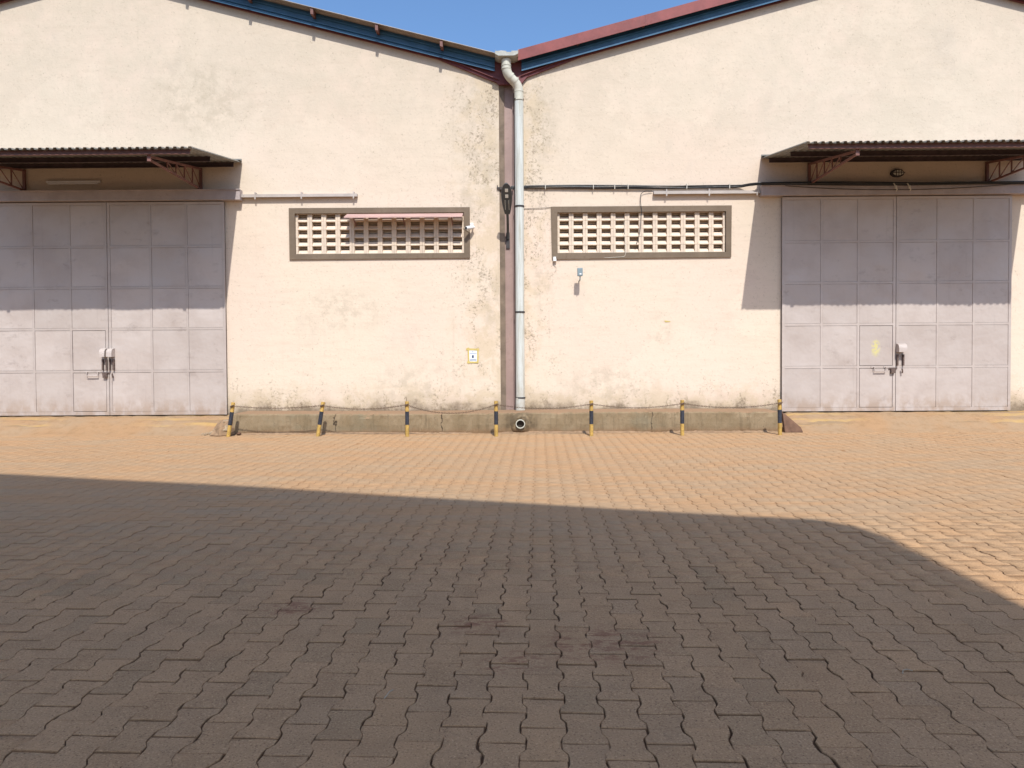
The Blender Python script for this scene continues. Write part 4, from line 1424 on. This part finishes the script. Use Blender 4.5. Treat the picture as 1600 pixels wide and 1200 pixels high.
# fluorescent fitting over the left gate
fl2 = empty('tube_light', (-8.37, YW, 4.7))
tag(fl2, 'unlit white tube light under the left canopy', 'light')
MB().box(-8.875, -7.86, YW - 0.05, YW - 0.002, 4.705, 4.745).build('batten', 'white_plastic', fl2, bevel=0.004)
MB().tube([(-8.84, YW - 0.045, 4.69), (-7.895, YW - 0.045, 4.69)], 0.014, 12).build('tube', 'white_plastic', fl2, smooth=True)
# oval bulkhead light over the right gate
bh = empty('bulkhead_light', (7.14, YW, 4.7))
tag(bh, 'oval caged bulkhead light on the wall under the right canopy', 'light')
def oval(cx, cz, a, b, n=20):
    return [(cx + a * cos(2 * pi * i / n), cz + b * sin(2 * pi * i / n)) for i in range(n)]
MB().prism([(x, YW - 0.05, z) for x, z in oval(7.145, 4.765, 0.125, 0.075)], (0, 0.048, 0)).build('base', 'dark_steel', bh, bevel=0.006)
MB().prism([(x, YW - 0.085, z) for x, z in oval(7.145, 4.765, 0.095, 0.050)], (0, 0.034, 0)).build('lens', 'led', bh, bevel=0.012)
m = MB()
for t in (-0.05, 0.0, 0.05):
    m.bar((7.145 + t, YW - 0.092, 4.705), (7.145 + t, YW - 0.092, 4.825), 0.01, 0.008, (0, 1, 0))
m.bar((7.03, YW - 0.094, 4.765), (7.26, YW - 0.094, 4.765), 0.008, 0.01)
m.build('guard', 'dark_steel', bh)
# pair of insulators on the beam
for k, x in enumerate((7.02, 7.27)):
    m = MB().tube([(x - 0.03, YW - 0.175, 4.55), (x - 0.03, YW - 0.21, 4.53), (x, YW - 0.22, 4.47), (x + 0.03, YW - 0.21, 4.42), (x + 0.03, YW - 0.17, 4.40)], 0.010, 8)
    m.tube([(x, YW - 0.22, 4.49), (x, YW - 0.22, 4.44)], [0.02, 0.022], 10)
    tag(m.build('wire_hanger', 'white_wire', smooth=True), ('left' if k == 0 else 'right') + ' one of two pale wire hangers at the middle of the right gate beam', 'hanger', 'wire hangers on the beam')

# litter on the paving
def bit(pts, r, label):
    tag(MB().tube(pts, r, 5).build('straw', 'litter'), label, 'litter')
bit([(-0.548, 2.825, 0.010), (-0.54, 2.85, 0.013), (-0.536, 2.88, 0.012), (-0.524, 2.90, 0.010)], 0.0022, 'pale curved straw on the pavers in the near foreground')
bit([(1.66, 3.03, 0.012), (1.675, 3.055, 0.016), (1.70, 3.065, 0.016), (1.72, 3.06, 0.011)], 0.002, 'thin curled straw on the shaded pavers at right')

# ================================================================== UNSEEN SHED ADDED BEHIND THE VIEWPOINT TO CAST THE FOREGROUND SHADE
op = empty('shade_shed', (-4.42, -2, 0))
tag(op, 'assumed open sided shed added behind the viewpoint, shaped to shade the foreground', 'shed')
yv2, rx, rz_, ex, ez = -2.0, -4.42, 13.15, 4.22, 9.80
dep = 5.6  # kept shallow so more sky light reaches the shaded foreground
wl = rx - (ex - rx)
rr_ = empty('roof', (rx, yv2, rz_), op)
for sgn in (-1, 1):
    e = ex if sgn > 0 else wl
    q = lambda t: rz_ + (ez - rz_) * t
    loop = [(rx, yv2, rz_), (rx + (e - rx) * 0.965, yv2, q(0.965)), (rx + (e - rx) * 0.99, yv2 - 0.16, q(0.99)), (e, yv2 - 0.45, ez), (e, yv2 - dep, ez), (rx, yv2 - dep, rz_)]
    MB().prism(loop, (0, 0, -0.08)).build('roof_sheet', 'galv', rr_)
for cx_ in (wl + 0.6, rx, ex - 0.6):
    for cy_ in (yv2 - 0.9, yv2 - dep + 0.6):
        zt_ = rz_ - (rz_ - ez) * abs(cx_ - rx) / (ex - rx) - 0.1
        m = MB()
        m.box(cx_ - 0.1, cx_ + 0.1, cy_ - 0.1, cy_ - 0.085, -0.02, zt_)
        m.box(cx_ - 0.1, cx_ + 0.1, cy_ + 0.085, cy_ + 0.1, -0.02, zt_)
        m.box(cx_ - 0.006, cx_ + 0.006, cy_ - 0.084, cy_ + 0.084, -0.02, zt_)
        m.build('column', 'maroon', op)
